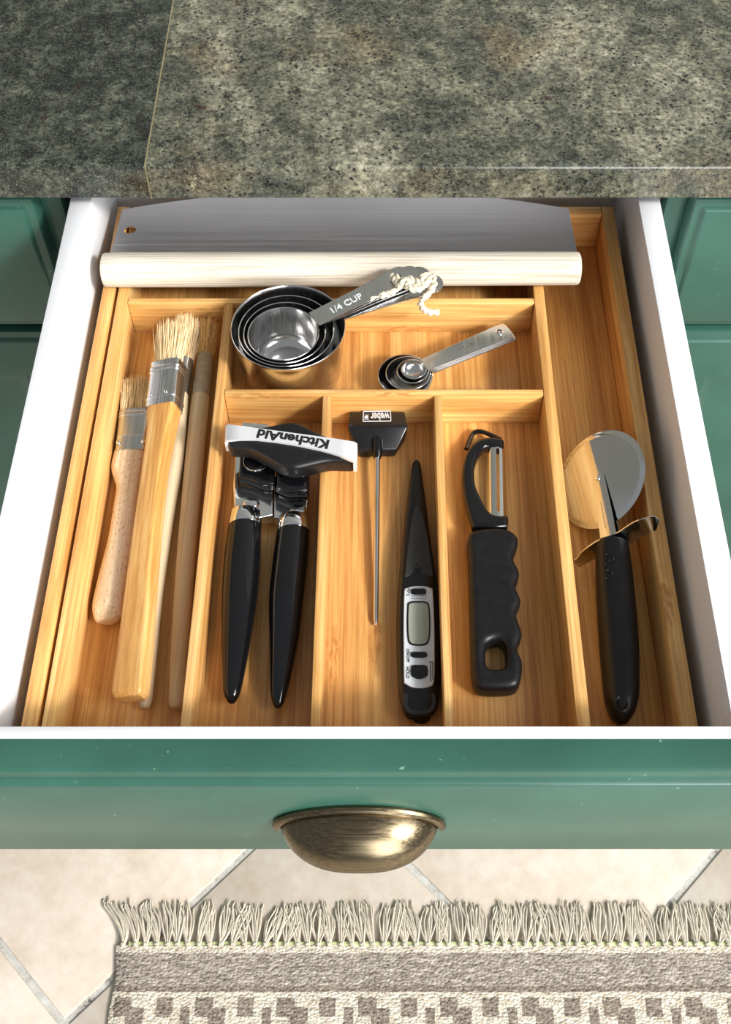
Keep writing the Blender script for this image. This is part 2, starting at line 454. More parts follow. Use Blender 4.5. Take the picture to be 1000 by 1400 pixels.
# grout crossing where x - y = -0.619 and x + y = -0.1235
cross = Vector(((-0.619 - 0.1235)/2, (-0.1235 + 0.619)/2, 0))
for i in range(-9, 10):
    for j in range(-9, 10):
        c = cross + d1*(i + 0.5)*pit + d2*(j + 0.5)*pit
        if abs(c.x) > 1.6 or c.y < -1.8 or c.y > 0.95: continue
        if tile_src is None:
            me_o = obj('tile', tm, 'tile', floor); tile_src = me_o
            me_o.data.transform(Matrix.Translation(root_loc(floor)))
            t = me_o
        else:
            t = tile_src.copy(); COL.objects.link(t); t.parent = floor
        t.location = c - root_loc(floor); t.rotation_euler = (0, 0, PI/4 + random.choice((0, 1, 2, 3))*PI/2)

wb = MB(); wb.box(-2.0, 2.0, 1.29, 1.35, -0.06, 2.4)
struct('wall_back', wb, 'wall', 'plain grey wall behind the counter')

# --- base cabinets: middle one gives up its drawer, neighbours keep theirs
FY = 0.653       # front plane of closed doors and drawer fronts
def front_panel(mb, x0, x1, z0, z1, y, raised, th=0.019):
    """door / drawer front facing -y with routed edge; raised adds frame, groove and raised field"""
    prof = [(0, th), (0, 0.0075), (0.0015, 0.0048), (0.0045, 0.0036), (0.0068, 0.0032), (0.0078, 0.0012), (0.0098, 0.0)]
    if raised: prof += [(0.052, 0.0), (0.055, 0.004), (0.060, 0.0055), (0.064, 0.0055), (0.090, 0.0010), (0.092, 0.0004)]
    rs = []
    for ins, d in prof:
        rs.append([Vector((x0 + ins, y + d, z0 + ins)), Vector((x1 - ins, y + d, z0 + ins)), Vector((x1 - ins, y + d, z1 - ins)), Vector((x0 + ins, y + d, z1 - ins))])
    return mb.rings(rs)
def cabinet(name, label, x0, x1, y0, fronts):
    t = thing(name, label, 'cabinet', ((x0 + x1)/2, 0.95, 0.0))
    for xa, xb in ((x0, x0 + 0.016), (x1 - 0.016, x1)):
        m = MB(); m.box(xa, xb, y0 + 0.018, 1.285, 0.10, 0.879); obj('side_panel', m, 'white', t)
    m = MB(); m.box(x0 + 0.016, x1 - 0.016, y0 + 0.018, 1.285, 0.10, 0.116); obj('bottom_panel', m, 'white', t)
    m = MB(); m.box(x0 + 0.016, x1 - 0.016, 1.275, 1.285, 0.116, 0.879); obj('back_panel', m, 'white', t)
    m = MB(); m.box(x0, x1, y0 + 0.075, y0 + 0.09, 0.0008, 0.10); obj('toe_kick', m, 'green', t)
    return t
def stile(t, xa, xb, za=0.10, zb=0.879):
    m = MB(); m.box(xa, xb, FY + 0.0195, FY + 0.037, za, zb, 0.001); obj('stile', m, 'green', t)
def rail(t, xa, xb, za, zb):
    m = MB(); m.box(xa, xb, FY + 0.0195, FY + 0.037, za, zb, 0.001); obj('rail', m, 'green', t)

cy0 = FY + 0.0195
cm = cabinet('base_cabinet', 'green base cabinet under the counter with its drawer pulled out', -0.2625, 0.2345, cy0, None)
stile(cm, -0.2625, -0.241); stile(cm, 0.213, 0.2345); rail(cm, -0.241, 0.213, 0.10, 0.14); rail(cm, -0.241, 0.213, 0.715, 0.738)
for xa, xb in ((-0.2525, -0.0155), (-0.0125, 0.2245)):
    m = MB(); front_panel(m, xa, xb, 0.115, 0.7265, FY, True); obj('door', m, 'green', cm)
for nm, lb, xa, xb, sx in (('base_cabinet', 'green base cabinet with closed drawer, next to the brush side of the open drawer', -0.800, -0.263, -1),
                           ('base_cabinet', 'green base cabinet with closed drawer, next to the pizza cutter side of the open drawer', 0.235, 0.780, 1)):
    t = cabinet(nm, lb, xa, xb, cy0, None)
    stile(t, xa, xa + 0.03); stile(t, xb - 0.03, xb); rail(t, xa + 0.03, xb - 0.03, 0.845, 0.879); rail(t, xa + 0.03, xb - 0.03, 0.71, 0.75); rail(t, xa + 0.03, xb - 0.03, 0.10, 0.14)
    fa, fb = (xa + 0.006, -0.2565) if sx < 0 else (0.2285, xb - 0.006)
    m = MB(); front_panel(m, fa, fb, 0.7335, 0.868, FY, False); obj('drawer_front', m, 'green', t)
    m = MB(); front_panel(m, fa, fb, 0.115, 0.7265, FY, True); obj('door', m, 'green', t)

# --- granite worktop: two slabs with a filled seam
ct = thing('granite_countertop', 'polished olive green granite countertop with a thin joint between two slabs', 'countertop', (0, 0.95, 0.88))
def slab(x0, x1):
    m = MB(); y0, y1, z0, z1 = 0.642, 1.288, 0.8800, 0.910
    pr = [(y1, z0), (y1, z1), (y0 + 0.004, z1), (y0 + 0.0016, z1 - 0.0006), (y0 + 0.0005, z1 - 0.0018), (y0, z1 - 0.004), (y0, z0 + 0.002), (y0 + 0.002, z0)]
    m.rings([[Vector((x, y, z)) for y, z in pr] for x in (x0, x1)]); return m
SEAM = -0.1652
obj('slab', slab(-0.80, SEAM - 0.0005), 'granite_dark', ct, label='darker grey green slab')
obj('slab', slab(SEAM + 0.0005, 0.78), 'granite', ct, label='lighter olive slab with cream veins')
m = MB(); m.box(SEAM - 0.0005, SEAM + 0.0005, 0.6425, 1.287, 0.8805, 0.9100); obj('seam', m, 'gold_seam', ct)

# ================================================================== DRAWER
dr = thing('drawer', 'open white drawer with green front and brass cup handle', 'drawer', (-0.0132, 0.47, 0.72))
XL0, XL1, XR0, XR1 = -0.2284, -0.2129, 0.1862, 0.2022
m = MB(); m.box(XL0, XL1, 0.2545, 0.735, 0.772, DTOP, 0.0006); obj('side_panel', m, 'white_worn', dr)
m = MB(); m.box(XR0, XR1, 0.2545, 0.735, 0.772, DTOP, 0.0006); obj('side_panel', m, 'white', dr)
m = MB(); m.box(XL1, XR0, 0.72, 0.735, 0.772, DTOP, 0.0006); obj('back_panel', m, 'white', dr)
m = MB(); m.box(XL1, XR0, 0.2450, 0.72, 0.780, 0.789); obj('bottom_panel', m, 'white', dr)
m = MB(); m.box(XL0, XR1, 0.2377, 0.2448, 0.772, DTOP, 0.0006); m.box(XL0, XL1, 0.2448, 0.2545, 0.772, DTOP); m.box(XR0, XR1, 0.2448, 0.2545, 0.772, DTOP)
obj('box_front', m, 'white', dr)
m = MB(); front_panel(m, -0.2545, 0.2265, 0.744, DTOP, 0.2150, False, 0.0226); dfront = obj('drawer_front', m, 'green', dr)
for xa, xb in ((XL0 - 0.0075, XL0 - 0.0005), (XR1 + 0.0005, XR1 + 0.0075)):
    m = MB(); m.box(xa, xb, 0.30, 0.735, 0.778, 0.800, 0.001); obj('drawer_slide', m, 'white', dr)
# cup pull
pc = P(491.5, 1127, 0.803); fy = 0.2150; pcx = -0.0134
def cup_section(x, a, h, d, zc, k=12):
    q = max(0.0, 1 - (x/a)**2); hh = h*q**0.5; dd = d*max(0.0, 1 - abs(x/a)**2.6)**0.62
    return [Vector((pcx + x, fy - 0.0005 - dd*math.sin(t*PI/2/k), zc + hh*math.cos(t*PI/2/k))) for t in range(k + 1)]
def cup_shell(a, h, d, zc):
    xs = [a*math.sin(-PI/2 + PI*i/40) for i in range(41)]
    return [cup_section(max(-a*0.9995, min(a*0.9995, x)), a, h, d, zc) for x in xs]
m = MB(); out = cup_shell(0.0445, 0.026, 0.0275, 0.800); inn = cup_shell(0.0428, 0.0245, 0.0258, 0.800)
K = len(out[0])
for sh in (out, inn):
    m.add([p for r in sh for p in r], [(i*K + j, i*K + j + 1, (i + 1)*K + j + 1, (i + 1)*K + j) for i in range(40) for j in range(K - 1)])
for i in range(40): m.add([out[i][-1], out[i + 1][-1], inn[i + 1][-1], inn[i][-1]], [(0, 1, 2, 3)])
pull = obj('cup_pull', m, 'brass', dr, smooth=60, label='antique brass cup pull handle')
m = MB(); path = [(pcx + 0.0465*math.cos(PI - PI*i/36), fy - 0.0018, 0.8005 + 0.0285*math.sin(PI*i/36)) for i in range(37)]
m.tube(path, 0.0027, 10); obj('rim', m, 'brass', pull)

# ================================================================== BAMBOO TRAY
tr = thing('drawer_organizer', 'bamboo drawer organizer tray with divided compartments lying in the drawer', 'tray', (-0.013, 0.47, 0.789))
TB = 0.7895
YF0, YF1, YB0, YB1 = 0.2475, 0.2570, 0.6830, 0.6920
def board(name, x0, x1, y0, y1, z0, z1, mat, bev=0.0009):
    m = MB(); m.box(x0, x1, y0, y1, z0, z1, bev); return obj(name, m, mat, tr)
e = 0.0002
board('bottom_board', -0.1935, 0.1178, YF0, YB1, TB, FLR, 'bamboo_floor')
board('side_wall', -0.1938, -0.1856, YF0, YB1, FLR, TOP, 'bamboo_y')
board('side_wall', 0.1100, 0.1178, YF0, YB1, FLR, TOP, 'bamboo_y')
board('front_wall', -0.1856 + e, 0.1100 - e, YF0, YF1, FLR, TOP, 'bamboo_x')
board('back_wall', -0.1856 + e, 0.1100 - e, YB0, YB1, FLR, TOP, 'bamboo_x')
board('divider', -0.1856 + e, 0.1100 - e, 0.5893, 0.5945, FLR, TOP, 'bamboo_x')
board('divider', -0.1150, -0.1088, YF1 + e, 0.5893 - e, FLR, TOP, 'bamboo_y')
board('divider', -0.1088 + e, 0.1100 - e, 0.5030, 0.5085, FLR, TOP, 'bamboo_x')
board('divider', -0.0412, -0.0356, YF1 + e, 0.5030 - e, FLR, TOP - 0.0003, 'bamboo_y')
board('divider', 0.0349, 0.0402, YF1 + e, 0.5030 - e, FLR, TOP - 0.0003, 'bamboo_y')
# sliding wings: the left one pushed home, the right one drawn out
board('wing_wall', -0.2054, -0.1962, YF0, YB1, TB, TOP, 'bamboo_y')
board('wing_floor', 0.1178 + e, 0.1690, YF0, YB1, TB, 0.7965, 'bamboo_floor')
board('wing_wall', 0.1690, 0.1786, YF0, YB1, TB, TOP, 'bamboo_y')
board('wing_back', 0.1178 + e, 0.1690 - e, YB0, YB1, 0.7965, TOP, 'bamboo_x')
board('wing_front', 0.1178 + e, 0.1690 - e, YF0, YF1, 0.7965, TOP, 'bamboo_x')

# ================================================================== THINGS IN THE TRAY
def axis_frame(a, b):
    d = (b - a).normalized(); s = d.cross(Vector((0, 0, 1))).normalized(); return d, s, s.cross(d)

# --- pizza rocker: wooden grip across the rim, curved steel blade behind it
ra, rb = P(141, 369, 0.8425), P(793, 367, 0.8425)
rk = thing('pizza_rocker_knife', 'large steel pizza rocker blade with a pale round wooden grip laid across the tray', 'knife', ((ra + rb)/2).to_2d().to_3d() + Vector((0, 0, TOP)))
d, s, u = axis_frame(ra, rb); L = (rb - ra).length
m = MB(); st = []
for t, w in ((0, .0098), (.002, .0113), (.006, .0120), (.04, .0123), (.3, .0124), (.55, .0122), (.8, .0120), (.97, .0119), (.994, .0117), (.998, .0110), (1, .0098)):
    st.append((ra + d*L*t, w, w*0.97))
m.loft(st, 28, 2.2); grip = obj('grip', m, 'pale_wood', rk)
m = MB(); m.lathe([(0.0012, 0), (0.0012, 0.0006)], P(484, 349, 0.8515), 10, Vector((0, 0.5, 1)).normalized()); obj('pin', m, 'etch_dark', grip)
y0 = (ra.y + rb.y)/2
zb = lambda y: 0.8425 - (y - y0)/(0.690 - y0)*0.0105
def on_blade(u_, v_):
    z = 0.836
    for _ in range(4):
        p = P(u_, v_, z); z = zb(p.y)
    return P(u_, v_, z)
cl, cr_, bl, br = on_blade(168, 287), on_blade(778, 286), on_blade(150, 350), on_blade(790, 348)
bl.y = br.y = y0 - 0.002
arc = []
for i in range(25):
    t = i/24; x = cl.x + (cr_.x - cl.x)*t
    arc.append((x, cl.y + (cr_.y - cl.y)*t + 0.0265*(1 - (2*t - 1)**2)))
hc = on_blade(178, 315)
m = MB(); m.plate([(bl.x, bl.y)] + arc + [(br.x, br.y)][::1], -0.0006, 0.0006, 0, [circle((hc.x, hc.y), 0.0047, 20)], fn=lambda x, y, z: Vector((x, y, zb(y) + z)))
obj('blade', m, 'steel_blade', rk, smooth=30)

# --- measuring cups, nested
cups = [('largest', 315.5, 472.5, 445.5, 0.849, 0.0496), ('second largest', 325, 457, 452.5, 0.8505, 0.0385),
        ('second smallest', 330.5, 444, 458, 0.852, 0.0335), ('smallest', 335.5, 434, 462, 0.8535, 0.0310)]
ends = [(592, 388), (574, 377), (561, 376), (548, 377)]
starts = [(468, 434), (452, 437), (441, 441), (431, 444)]
prev = None
cup_labels = ['largest steel measuring cup, outermost of the nested set, standing in the tray',
              'second largest steel measuring cup, nested just inside the outermost cup',
              'second smallest steel measuring cup, wrapped around the innermost cup of the set',
              'smallest steel measuring cup, innermost of the set, handle stamped 1/4 CUP']
hole_pts = []
for k, (nm, ua, ub, vc, z, h) in enumerate(cups):
    cen = P((ua + ub)/2, vc, z); R = (P(ub, vc, z).x - P(ua, vc, z).x)/2
    if prev:
        dv = (cen - prev[0]).to_2d(); mx = prev[1] - R - 0.0014
        if dv.length > mx: dv = dv.normalized()*mx
        cen = Vector((prev[0].x + dv.x, prev[0].y + dv.y, z))
    prev = (cen, R)
    t = thing('measuring_cup', cup_labels[k], 'measuring cup', (cen.x, cen.y, z - h), 'nested steel measuring cups')
    b0 = z - h; rb_ = R*0.90; th = 0.0008
    prof = [(0.0005, b0), (rb_ - 0.007, b0), (rb_ - 0.003, b0 + 0.0012), (rb_ - 0.0008, b0 + 0.004), (rb_, b0 + 0.008), (R*0.985, z - 0.004), (R - 0.0003, z - 0.0012), (R, z - 0.0004), (R - 0.0003, z),
            (R - th, z - 0.0003), (R*0.985 - th, z - 0.004), (rb_ - th, b0 + 0.008), (rb_ - 0.0018, b0 + 0.0042), (rb_ - 0.0045, b0 + 0.0018), (rb_ - 0.0075, b0 + 0.0010), (rb_*0.62, b0 + 0.0010), (rb_*0.60, b0 + 0.0014), (0.0005, b0 + 0.0014)]
    m = MB(); m.lathe(prof, (cen.x, cen.y, 0), 64); obj('bowl', m, 'steel_cup', t, smooth=50)
    e1 = P(*ends[k], z + 0.0062); dirv = Vector((e1.x - cen.x, e1.y - cen.y, 0)).normalized(); a1 = cen + dirv*(R - 0.0006)
    Lh = (e1.to_2d() - a1.to_2d()).length; sd = Vector((-dirv.y, dirv.x, 0))
    w0, w1 = 0.0072, 0.0086
    outl = [(0, -w0), (Lh*0.5, -w0*1.02)] + [(Lh + w1*0.85*math.sin(q*PI/10), -w1*math.cos(q*PI/10)) for q in range(11)] + [(Lh*0.5, w0*1.02), (0, w0)]
    fn = lambda x, y, zz, a1=a1, dirv=dirv, sd=sd, z=z, Lh=Lh: Vector((a1.x, a1.y, 0)) + dirv*x + sd*y + Vector((0, 0, z + zz + 0.0062*max(0, x/Lh)))
    m = MB(); m.plate(outl, -0.0003, 0.0006, 0.0003, [circle((Lh - 0.003, 0), 0.0029, 16)], 2, fn)
    hd = obj('handle', m, 'steel', t, smooth=40); hole_pts.append((fn(Lh - 0.003, 0, 0.0), dirv, sd))
    if k == 3:
        c0 = fn(Lh*0.36, -0.0006, 0.0007)
        obj('lettering', text_mb('1/4 CUP', 0.0074, frame_m(c0, dirv + Vector((0, 0, 0.0062/Lh)), sd), 0.00012, 0.00008), 'ink_white', hd)
# cotton string through the handle holes
tw = MB(); h4 = hole_pts[3][0]; h1 = hole_pts[0][0]
def tp(u_, v_, z): return P(u_, v_, z + 0.0045 if z > 0.85 else z)
p1 = cr([tp(536, 377, .8567), tp(541, 384, .8585), tp(545, 392, .8585), tp(536, 400, .8575), tp(525, 403, .8568), tp(521, 405, .8568)], 6, False)
p2 = cr([tp(536, 378, .8566), tp(545, 380, .8592), tp(556, 391, .8592), tp(566, 393, .8592), tp(574, 388, .8592), tp(566, 384, .8592), tp(558, 390, .8610), tp(566, 396, .8600), tp(577, 394, .8590), tp(585, 386, .8588), tp(592, 378, .8580), tp(594, 388, .8575), tp(588, 400, .8560), tp(579, 408, .8550), tp(575, 415, .8520), tp(579, 423, .8450), tp(588, 427, .8400), tp(600, 427, .8370)], 5, False)
p3 = cr([tp(545, 394, .8588), tp(551, 386, .8615), tp(560, 381, .8600), tp(571, 385, .8605), tp(579, 390, .8592), tp(577, 380, .8600), tp(586, 376, .8585)], 5, False)
for pth in (p1, p2, p3):
    for ph in (0, PI):   # two plied strands
        q = []
        for i, p in enumerate(pth):
            t = (pth[min(i + 1, len(pth) - 1)] - pth[max(i - 1, 0)]).normalized(); n1 = t.orthogonal().normalized(); n2 = t.cross(n1)
            a = i*0.9 + ph; q.append(p + (n1*math.cos(a) + n2*math.sin(a))*0.0011)
        tw.tube(q, 0.0015, 7)
for i in range(9):
    a = random.uniform(-1, 1); pe = p1[-1]; tw.tube([pe, pe + Vector((-0.004, -0.001 + a*0.002, 0.0004)), pe + Vector((-0.007, -0.002 + a*0.004, 0.0002))], 0.0003, 4)
tag(obj('twine', tw, 'cotton'), 'knotted off-white cotton string tying the measuring cup handles together', 'string')

# --- measuring spoons, nested
sp_lab = ['largest steel measuring spoon, lowest of the nested set', 'second largest steel measuring spoon, resting in the lowest one',
          'second smallest steel measuring spoon, just under the topmost of the set', 'smallest steel measuring spoon, topmost of the set with the rivet showing']
spoons = [(516.5, 592, 513, 0.8135, 0.0140), (529, 591, 510, 0.8147, 0.0115), (546, 590, 507, 0.8159, 0.0085), (551, 586, 503.5, 0.8171, 0.0068)]
hs, he = P(584, 499.5, 0.816), P(690, 454.5, 0.816)
sdir = Vector((he.x - hs.x, he.y - hs.y, 0)).normalized(); sside = Vector((-sdir.y, sdir.x, 0))
prev = None
for k, (ua, ub, vc, z, dep) in enumerate(spoons):
    cen = P((ua + ub)/2, vc, z); R = (P(ub, vc, z).x - P(ua, vc, z).x)/2
    if prev:
        dv = (cen - prev[0]).to_2d(); mx = prev[1] - R - 0.0013
        if dv.length > mx: dv = dv.normalized()*mx
        cen = Vector((prev[0].x + dv.x, prev[0].y + dv.y, z))
    prev = (cen, R)
    t = thing('measuring_spoon', sp_lab[k], 'spoon', (cen.x, cen.y, z - dep), 'nested steel measuring spoons')
    prof = []
    for i in range(9):
        a = i/8*PI/2; prof.append((max(0.0003, R*math.sin(a)**0.9), z - dep*math.cos(a)))
    prof.append((R, z + 0.0003)); prof.append((R - 0.0007, z + 0.0003))
    for i in range(8, -1, -1):
        a = i/8*PI/2; prof.append((max(0.0003, (R - 0.0008)*math.sin(a)**0.9), z + 0.0004 - (dep - 0.0005)*math.cos(a)))
    m = MB(); m.lathe(prof, (cen.x, cen.y, 0), 40); obj('bowl', m, 'steel_cup', t, smooth=50)
    off_s = (3 - k)*0.0004; ee = he - sdir*(-0.0006*(3 - k))
    rel = Vector((cen.x - hs.x, cen.y - hs.y, 0)); x0 = rel.dot(sdir) + R - 0.0008 if k < 3 else rel.dot(sdir) + R*0.90
    xe = (ee - hs).dot(sdir) + 0.004
    w0, w1 = 0.0060, 0.0076
    outl = [(x0, -w0 - off_s), (x0 + 0.006, -w0 - off_s)] + [(xe - 0.003 + 0.003*math.sin(q*PI/8), (-w1 + 0.003 - 0.003*math.cos(q*PI/8)) - off_s) for q in range(5)] + [(xe - 0.003 + 0.003*math.cos(q*PI/8), (w1 - 0.003 + 0.003*math.sin(q*PI/8)) - off_s) for q in range(5)] + [(x0 + 0.006, w0 - off_s), (x0, w0 - off_s)]
    fn = lambda x, y, zz, z=z: Vector((hs.x, hs.y, 0)) + sdir*x + sside*y + Vector((0, 0, z + zz))
    m = MB(); m.plate(outl, -0.0003, 0.0006, 0.0003, [circle(((he - hs).dot(sdir) - 0.004, 0.0008), 0.0024, 14)], 2, fn)
    hd = obj('handle', m, 'steel', t, smooth=40)
    if k == 3:
        c0 = fn((he - hs).length*0.50, 0.0002, 0.0007)
        obj('lettering', text_mb('1/4 TSP', 0.0046, frame_m(c0, sdir, sside), 0.0001), 'etch_dark', hd)
        cc = fn((he - hs).dot(sdir) - 0.004, 0.0008, 0.0)
        m = MB(); m.tube([cc + Vector((0.0024*math.cos(a*PI/10), 0.0024*math.sin(a*PI/10), 0.0007)) for a in range(20)], 0.0006, 6, closed=True)
        m.lathe([(0.0012, -0.004), (0.0014, 0.0), (0.0010, 0.0008), (0.0003, 0.0011)], cc, 10)
        obj('rivet', m, 'chrome', t)

# --- can opener
co = thing('can_opener', 'black handled manual can opener with a chrome banded turning knob', 'can opener', P(362, 800, FLR))
for gu in (((335.5, 712, 22), (334, 735, 23.5), (331.3, 771, 25), (328, 817, 24.3), (324, 863, 21), (320, 909, 16.3), (317, 943, 12), (316.5, 955, 7), (316.5, 959, 3)),
           ((401.5, 720, 22), (399.5, 742, 23.3), (396.5, 771, 24), (391.5, 817, 23.8), (389, 863, 21.2), (384.8, 909, 16.5), (381, 943, 12), (380, 960, 7), (380, 965, 3))):
    zc = FLR + 0.0122; st = []
    for u_, v_, hw in gu:
        c = P(u_, v_, zc); w = (P(u_ + hw, v_, zc) - c).length; c.z -= (0.0117 - w)*0.3; st.append((c, w, w*0.98))
    m = MB(); m.loft(interp(st, 5), 28, 2.15); g = obj('grip', m, 'black', co, smooth=60)
    a, b = P(gu[0][0] + 0.5, gu[0][1] - 11, zc), P(gu[0][0], gu[0][1] + 9, zc)
    m = MB(); m.loft([(a, 0.0080, 0.0080), (a.lerp(b, .05), 0.0100, 0.0100), (a.lerp(b, .12), 0.0105, 0.0105), (a.lerp(b, .92), 0.0110, 0.0110), (b, 0.0108, 0.0108)], 32, 2.1)
    obj('collar', m, 'chrome', co, smooth=40)
def pl(name, pts, z0, z1, mat, par, r=0.0006, smooth=40, k=0):
    o2 = P2(pts, z1)
    if k: o2 = cr(o2, k)
    m = MB(); m.plate(o2, z0, z1, r, (), 3); return obj(name, m, mat, par, smooth=smooth)
pl('jaw_plate', [(321, 704), (318.5, 664), (321, 618), (374, 622), (373, 704), (352, 708)], 0.8055, 0.8150, 'chrome', co, 0.0012)
pl('jaw_plate', [(374.5, 707), (375.5, 650), (423, 654), (420, 710), (398, 710)], 0.8055, 0.8145, 'chrome', co, 0.0012)
pl('cutter_housing', [(326, 650), (329, 606), (376, 606), (375, 661), (362, 662), (345, 655)], 0.8150, 0.8245, 'black', co, 0.0025)
pl('cutter_housing', [(376.5, 664), (378, 612), (424, 616), (422, 670), (395, 671)], 0.8147, 0.8255, 'black', co, 0.004)
pl('cutter_edge_bar', [(331, 577), (368, 580), (368, 586), (331, 583)], 0.8230, 0.8290, 'chrome', co, 0.0006)
m = MB(); cc = P(350, 630, 0.8250); m.tube([cc + Vector((0.0080*math.cos(a*PI/18), 0.0080*math.sin(a*PI/18), 0)) for a in range(36)], 0.0006, 8, closed=True)
obj('cutting_wheel_ring', m, 'chrome', co)
m = MB(); m.lathe([(0.0074, 0.8240), (0.0070, 0.8272), (0.004, 0.8278), (0.0005, 0.8278)], (cc.x, cc.y, 0), 28); obj('cutting_wheel', m, 'black', co)
for u_, v_ in ((344, 690), (408, 699)):
    c = P(u_, v_, 0.815); m = MB(); m.lathe([(0.0058, 0.8140), (0.0055, 0.8160), (0.004, 0.8176), (0.0005, 0.8180)], (c.x, c.y, 0), 20); obj('rivet', m, 'chrome', co)
c = P(398, 612, 0.826); m = MB(); m.lathe([(0.0085, 0.811), (0.0085, 0.8325), (0.0005, 0.8325)], (c.x, c.y, 0), 24); obj('axle', m, 'black', co)
# turning knob: bar with waisted chrome strap on top
KB, KT = 0.8312, 0.8465
body = [(313, 584), (332, 581), (360, 581), (384, 576), (400, 574.5), (418, 580), (440, 591), (462, 599), (484, 604), (486.5, 618), (484, 628), (470, 629), (448, 629), (424, 634), (402, 638), (384, 634), (362, 622), (340, 611), (316, 609), (311, 604), (310, 592)]
m = MB(); m.plate(cr(P2(body, KT), 4), KB, KT, 0.0042, (), 4); knob = obj('turning_knob', m, 'black_matte', co, smooth=50)
band_t = [(309, 580), (330, 582), (350, 585), (380, 589), (410, 593), (440, 597), (465, 600.5), (487.5, 604)]
band_b = [(308, 602), (330, 600.5), (350, 600.5), (380, 604), (410, 609), (440, 615.5), (465, 622.5), (486.5, 630)]
zt = KT + 0.0016
tp_, bp_ = [P(*q, zt) for q in band_t], [P(*q, zt) for q in band_b]
m = MB()
rs = []
xl = Vector((-0.0006, 0, 0)); dn = Vector((0, 0, -0.0118))
secs = [(tp_[0] + xl + dn, bp_[0] + xl + dn), (tp_[0] + xl - Vector((0, 0, .002)), bp_[0] + xl - Vector((0, 0, .002)))]
secs += [(a + (Vector((0.0012, 0, 0)) if i == 0 else Vector((-0.0012, 0, 0)) if i == 7 else Vector()), b + (Vector((0.0012, 0, 0)) if i == 0 else Vector((-0.0012, 0, 0)) if i == 7 else Vector())) for i, (a, b) in enumerate(zip(tp_, bp_))]
secs += [(tp_[-1] - xl - Vector((0, 0, .002)), bp_[-1] - xl - Vector((0, 0, .002))), (tp_[-1] - xl + dn, bp_[-1] - xl + dn)]
ns = len(secs)
for i, (a, b) in enumerate(secs):
    t = Vector((1, 0, 0))
    nn = Vector((-1, 0, 0)) if i < 2 else Vector((1, 0, 0)) if i >= ns - 2 else Vector((0, 0, 1))
    if i == 2: nn = Vector((-.6, 0, .8))
    if i == ns - 3: nn = Vector((.6, 0, .8))
    rs.append([a, b, b - nn*0.0022, a - nn*0.0022])
m.rings(rs); strap = obj('chrome_strap', m, 'bright_band', knob, smooth=50)
lc = (P(402, 598.5, zt)); le = P(452, 607, zt)
xd = P(345, 590.5, zt) - P(455, 608, zt)
obj('lettering', text_mb('KitchenAid', 0.0098, frame_m(P(401, 599.5, zt + 0.0001), xd, Vector((0, -1, 0))), 0.0001, 0.00036, 1.08), 'ink_black', strap)

# --- dial-less pocket thermometer with T head
th = thing('probe_thermometer', 'black T-shaped thermometer head with a long thin steel probe', 'thermometer', P(516, 590, FLR))
zr = 0.8165
a = [P(478, 557, 0.8135), P(553.5, 556.5, 0.8135), P(558, 582.5, zr), P(475.5, 584, zr), P(489, 616, 0.8075), P(542.5, 615, 0.8075)]
for p in a[:2]: p.y = min(p.y, 0.5022)
lo = [Vector((p.x + (0.0015 if i in (0, 3, 4) else -0.0015), p.y, FLR + 0.0003)) for i, p in enumerate(a)]
bm = bmesh.new(); V = [bm.verts.new(p) for p in a + lo]
for f in ((0, 1, 2, 3), (3, 2, 5, 4), (1, 0, 6, 7), (2, 1, 7, 8), (5, 2, 8, 11), (4, 5, 11, 10), (3, 4, 10, 9), (0, 3, 9, 6), (6, 9, 10, 11, 8, 7)): bm.faces.new([V[i] for i in f])
bmesh.ops.bevel(bm, geom=bm.edges[:], offset=0.0011, segments=2, profile=0.5, affect='EDGES')
m = MB(); m.bm(bm); head = obj('head', m, 'black_matte', th, smooth=30)
def on_face(u_, v_):
    r = ray(u_, v_); n = (a[1] - a[0]).cross(a[2] - a[0]); o = Vector((0, 0, CAMZ)); t = (a[0] - o).dot(n)/r.dot(n); return o + r*t + n.normalized()*(0.00025 if n.z > 0 else -0.00025)
q = [on_face(497, 562.8), on_face(534, 562.4), on_face(534.5, 576), on_face(496.5, 576.4)]
m = MB()
for i in range(4): m.tube([q[i], q[(i + 1) % 4]], 0.00035, 5)
logo = obj('logo_frame', m, 'ink_white', head)
ux = (q[0] - q[1]).normalized(); uy = (q[2] - q[1])
obj('lettering', text_mb('weber', 0.0118, frame_m(on_face(519.8, 569.5), ux, uy), 0.0001, 0.0003, 0.42), 'ink_white', logo)
kc = on_face(501.3, 570.7); fm = frame_m(kc, ux, uy)
m = MB()   # small kettle emblem: round body, lid line, three legs
m.bm((lambda b: (bmesh.ops.create_circle(b, cap_ends=True, segments=18, radius=0.0015), b)[1])(bmesh.new()), fm)
for sx in (-1, 0, 1): m.tube([fm @ Vector((sx*0.0004, -0.001, 0)), fm @ Vector((sx*0.0013, -0.0028, 0))], 0.0002, 4)
m.tube([fm @ Vector((-0.0017, 0.0021, 0)), fm @ Vector((0.0017, 0.0021, 0))], 0.0002, 4)
obj('emblem', m, 'ink_white', logo)
zc = 0.8075
m = MB(); m.loft(interp([(P(516.5, 599, zc + .004), 0.0026, 0.0025), (P(516.5, 601, zc + .003), 0.0036, 0.0048), (P(516.5, 614, zc + .001), 0.0036, 0.0046), (P(516.3, 623, zc), 0.0031, 0.0034), (P(516.2, 627, zc), 0.0023, 0.0023)], 3), 16); obj('stem_socket', m, 'black', th)
a0, a1 = P(516.2, 622, zc), P(514, 849, 0.8014)
m = MB(); m.tube([a0, a0.lerp(a1, .96), a1, P(513.8, 855, 0.8012)], [0.0020, 0.0017, 0.0015, 0.0005], 16); obj('probe', m, 'steel', th)

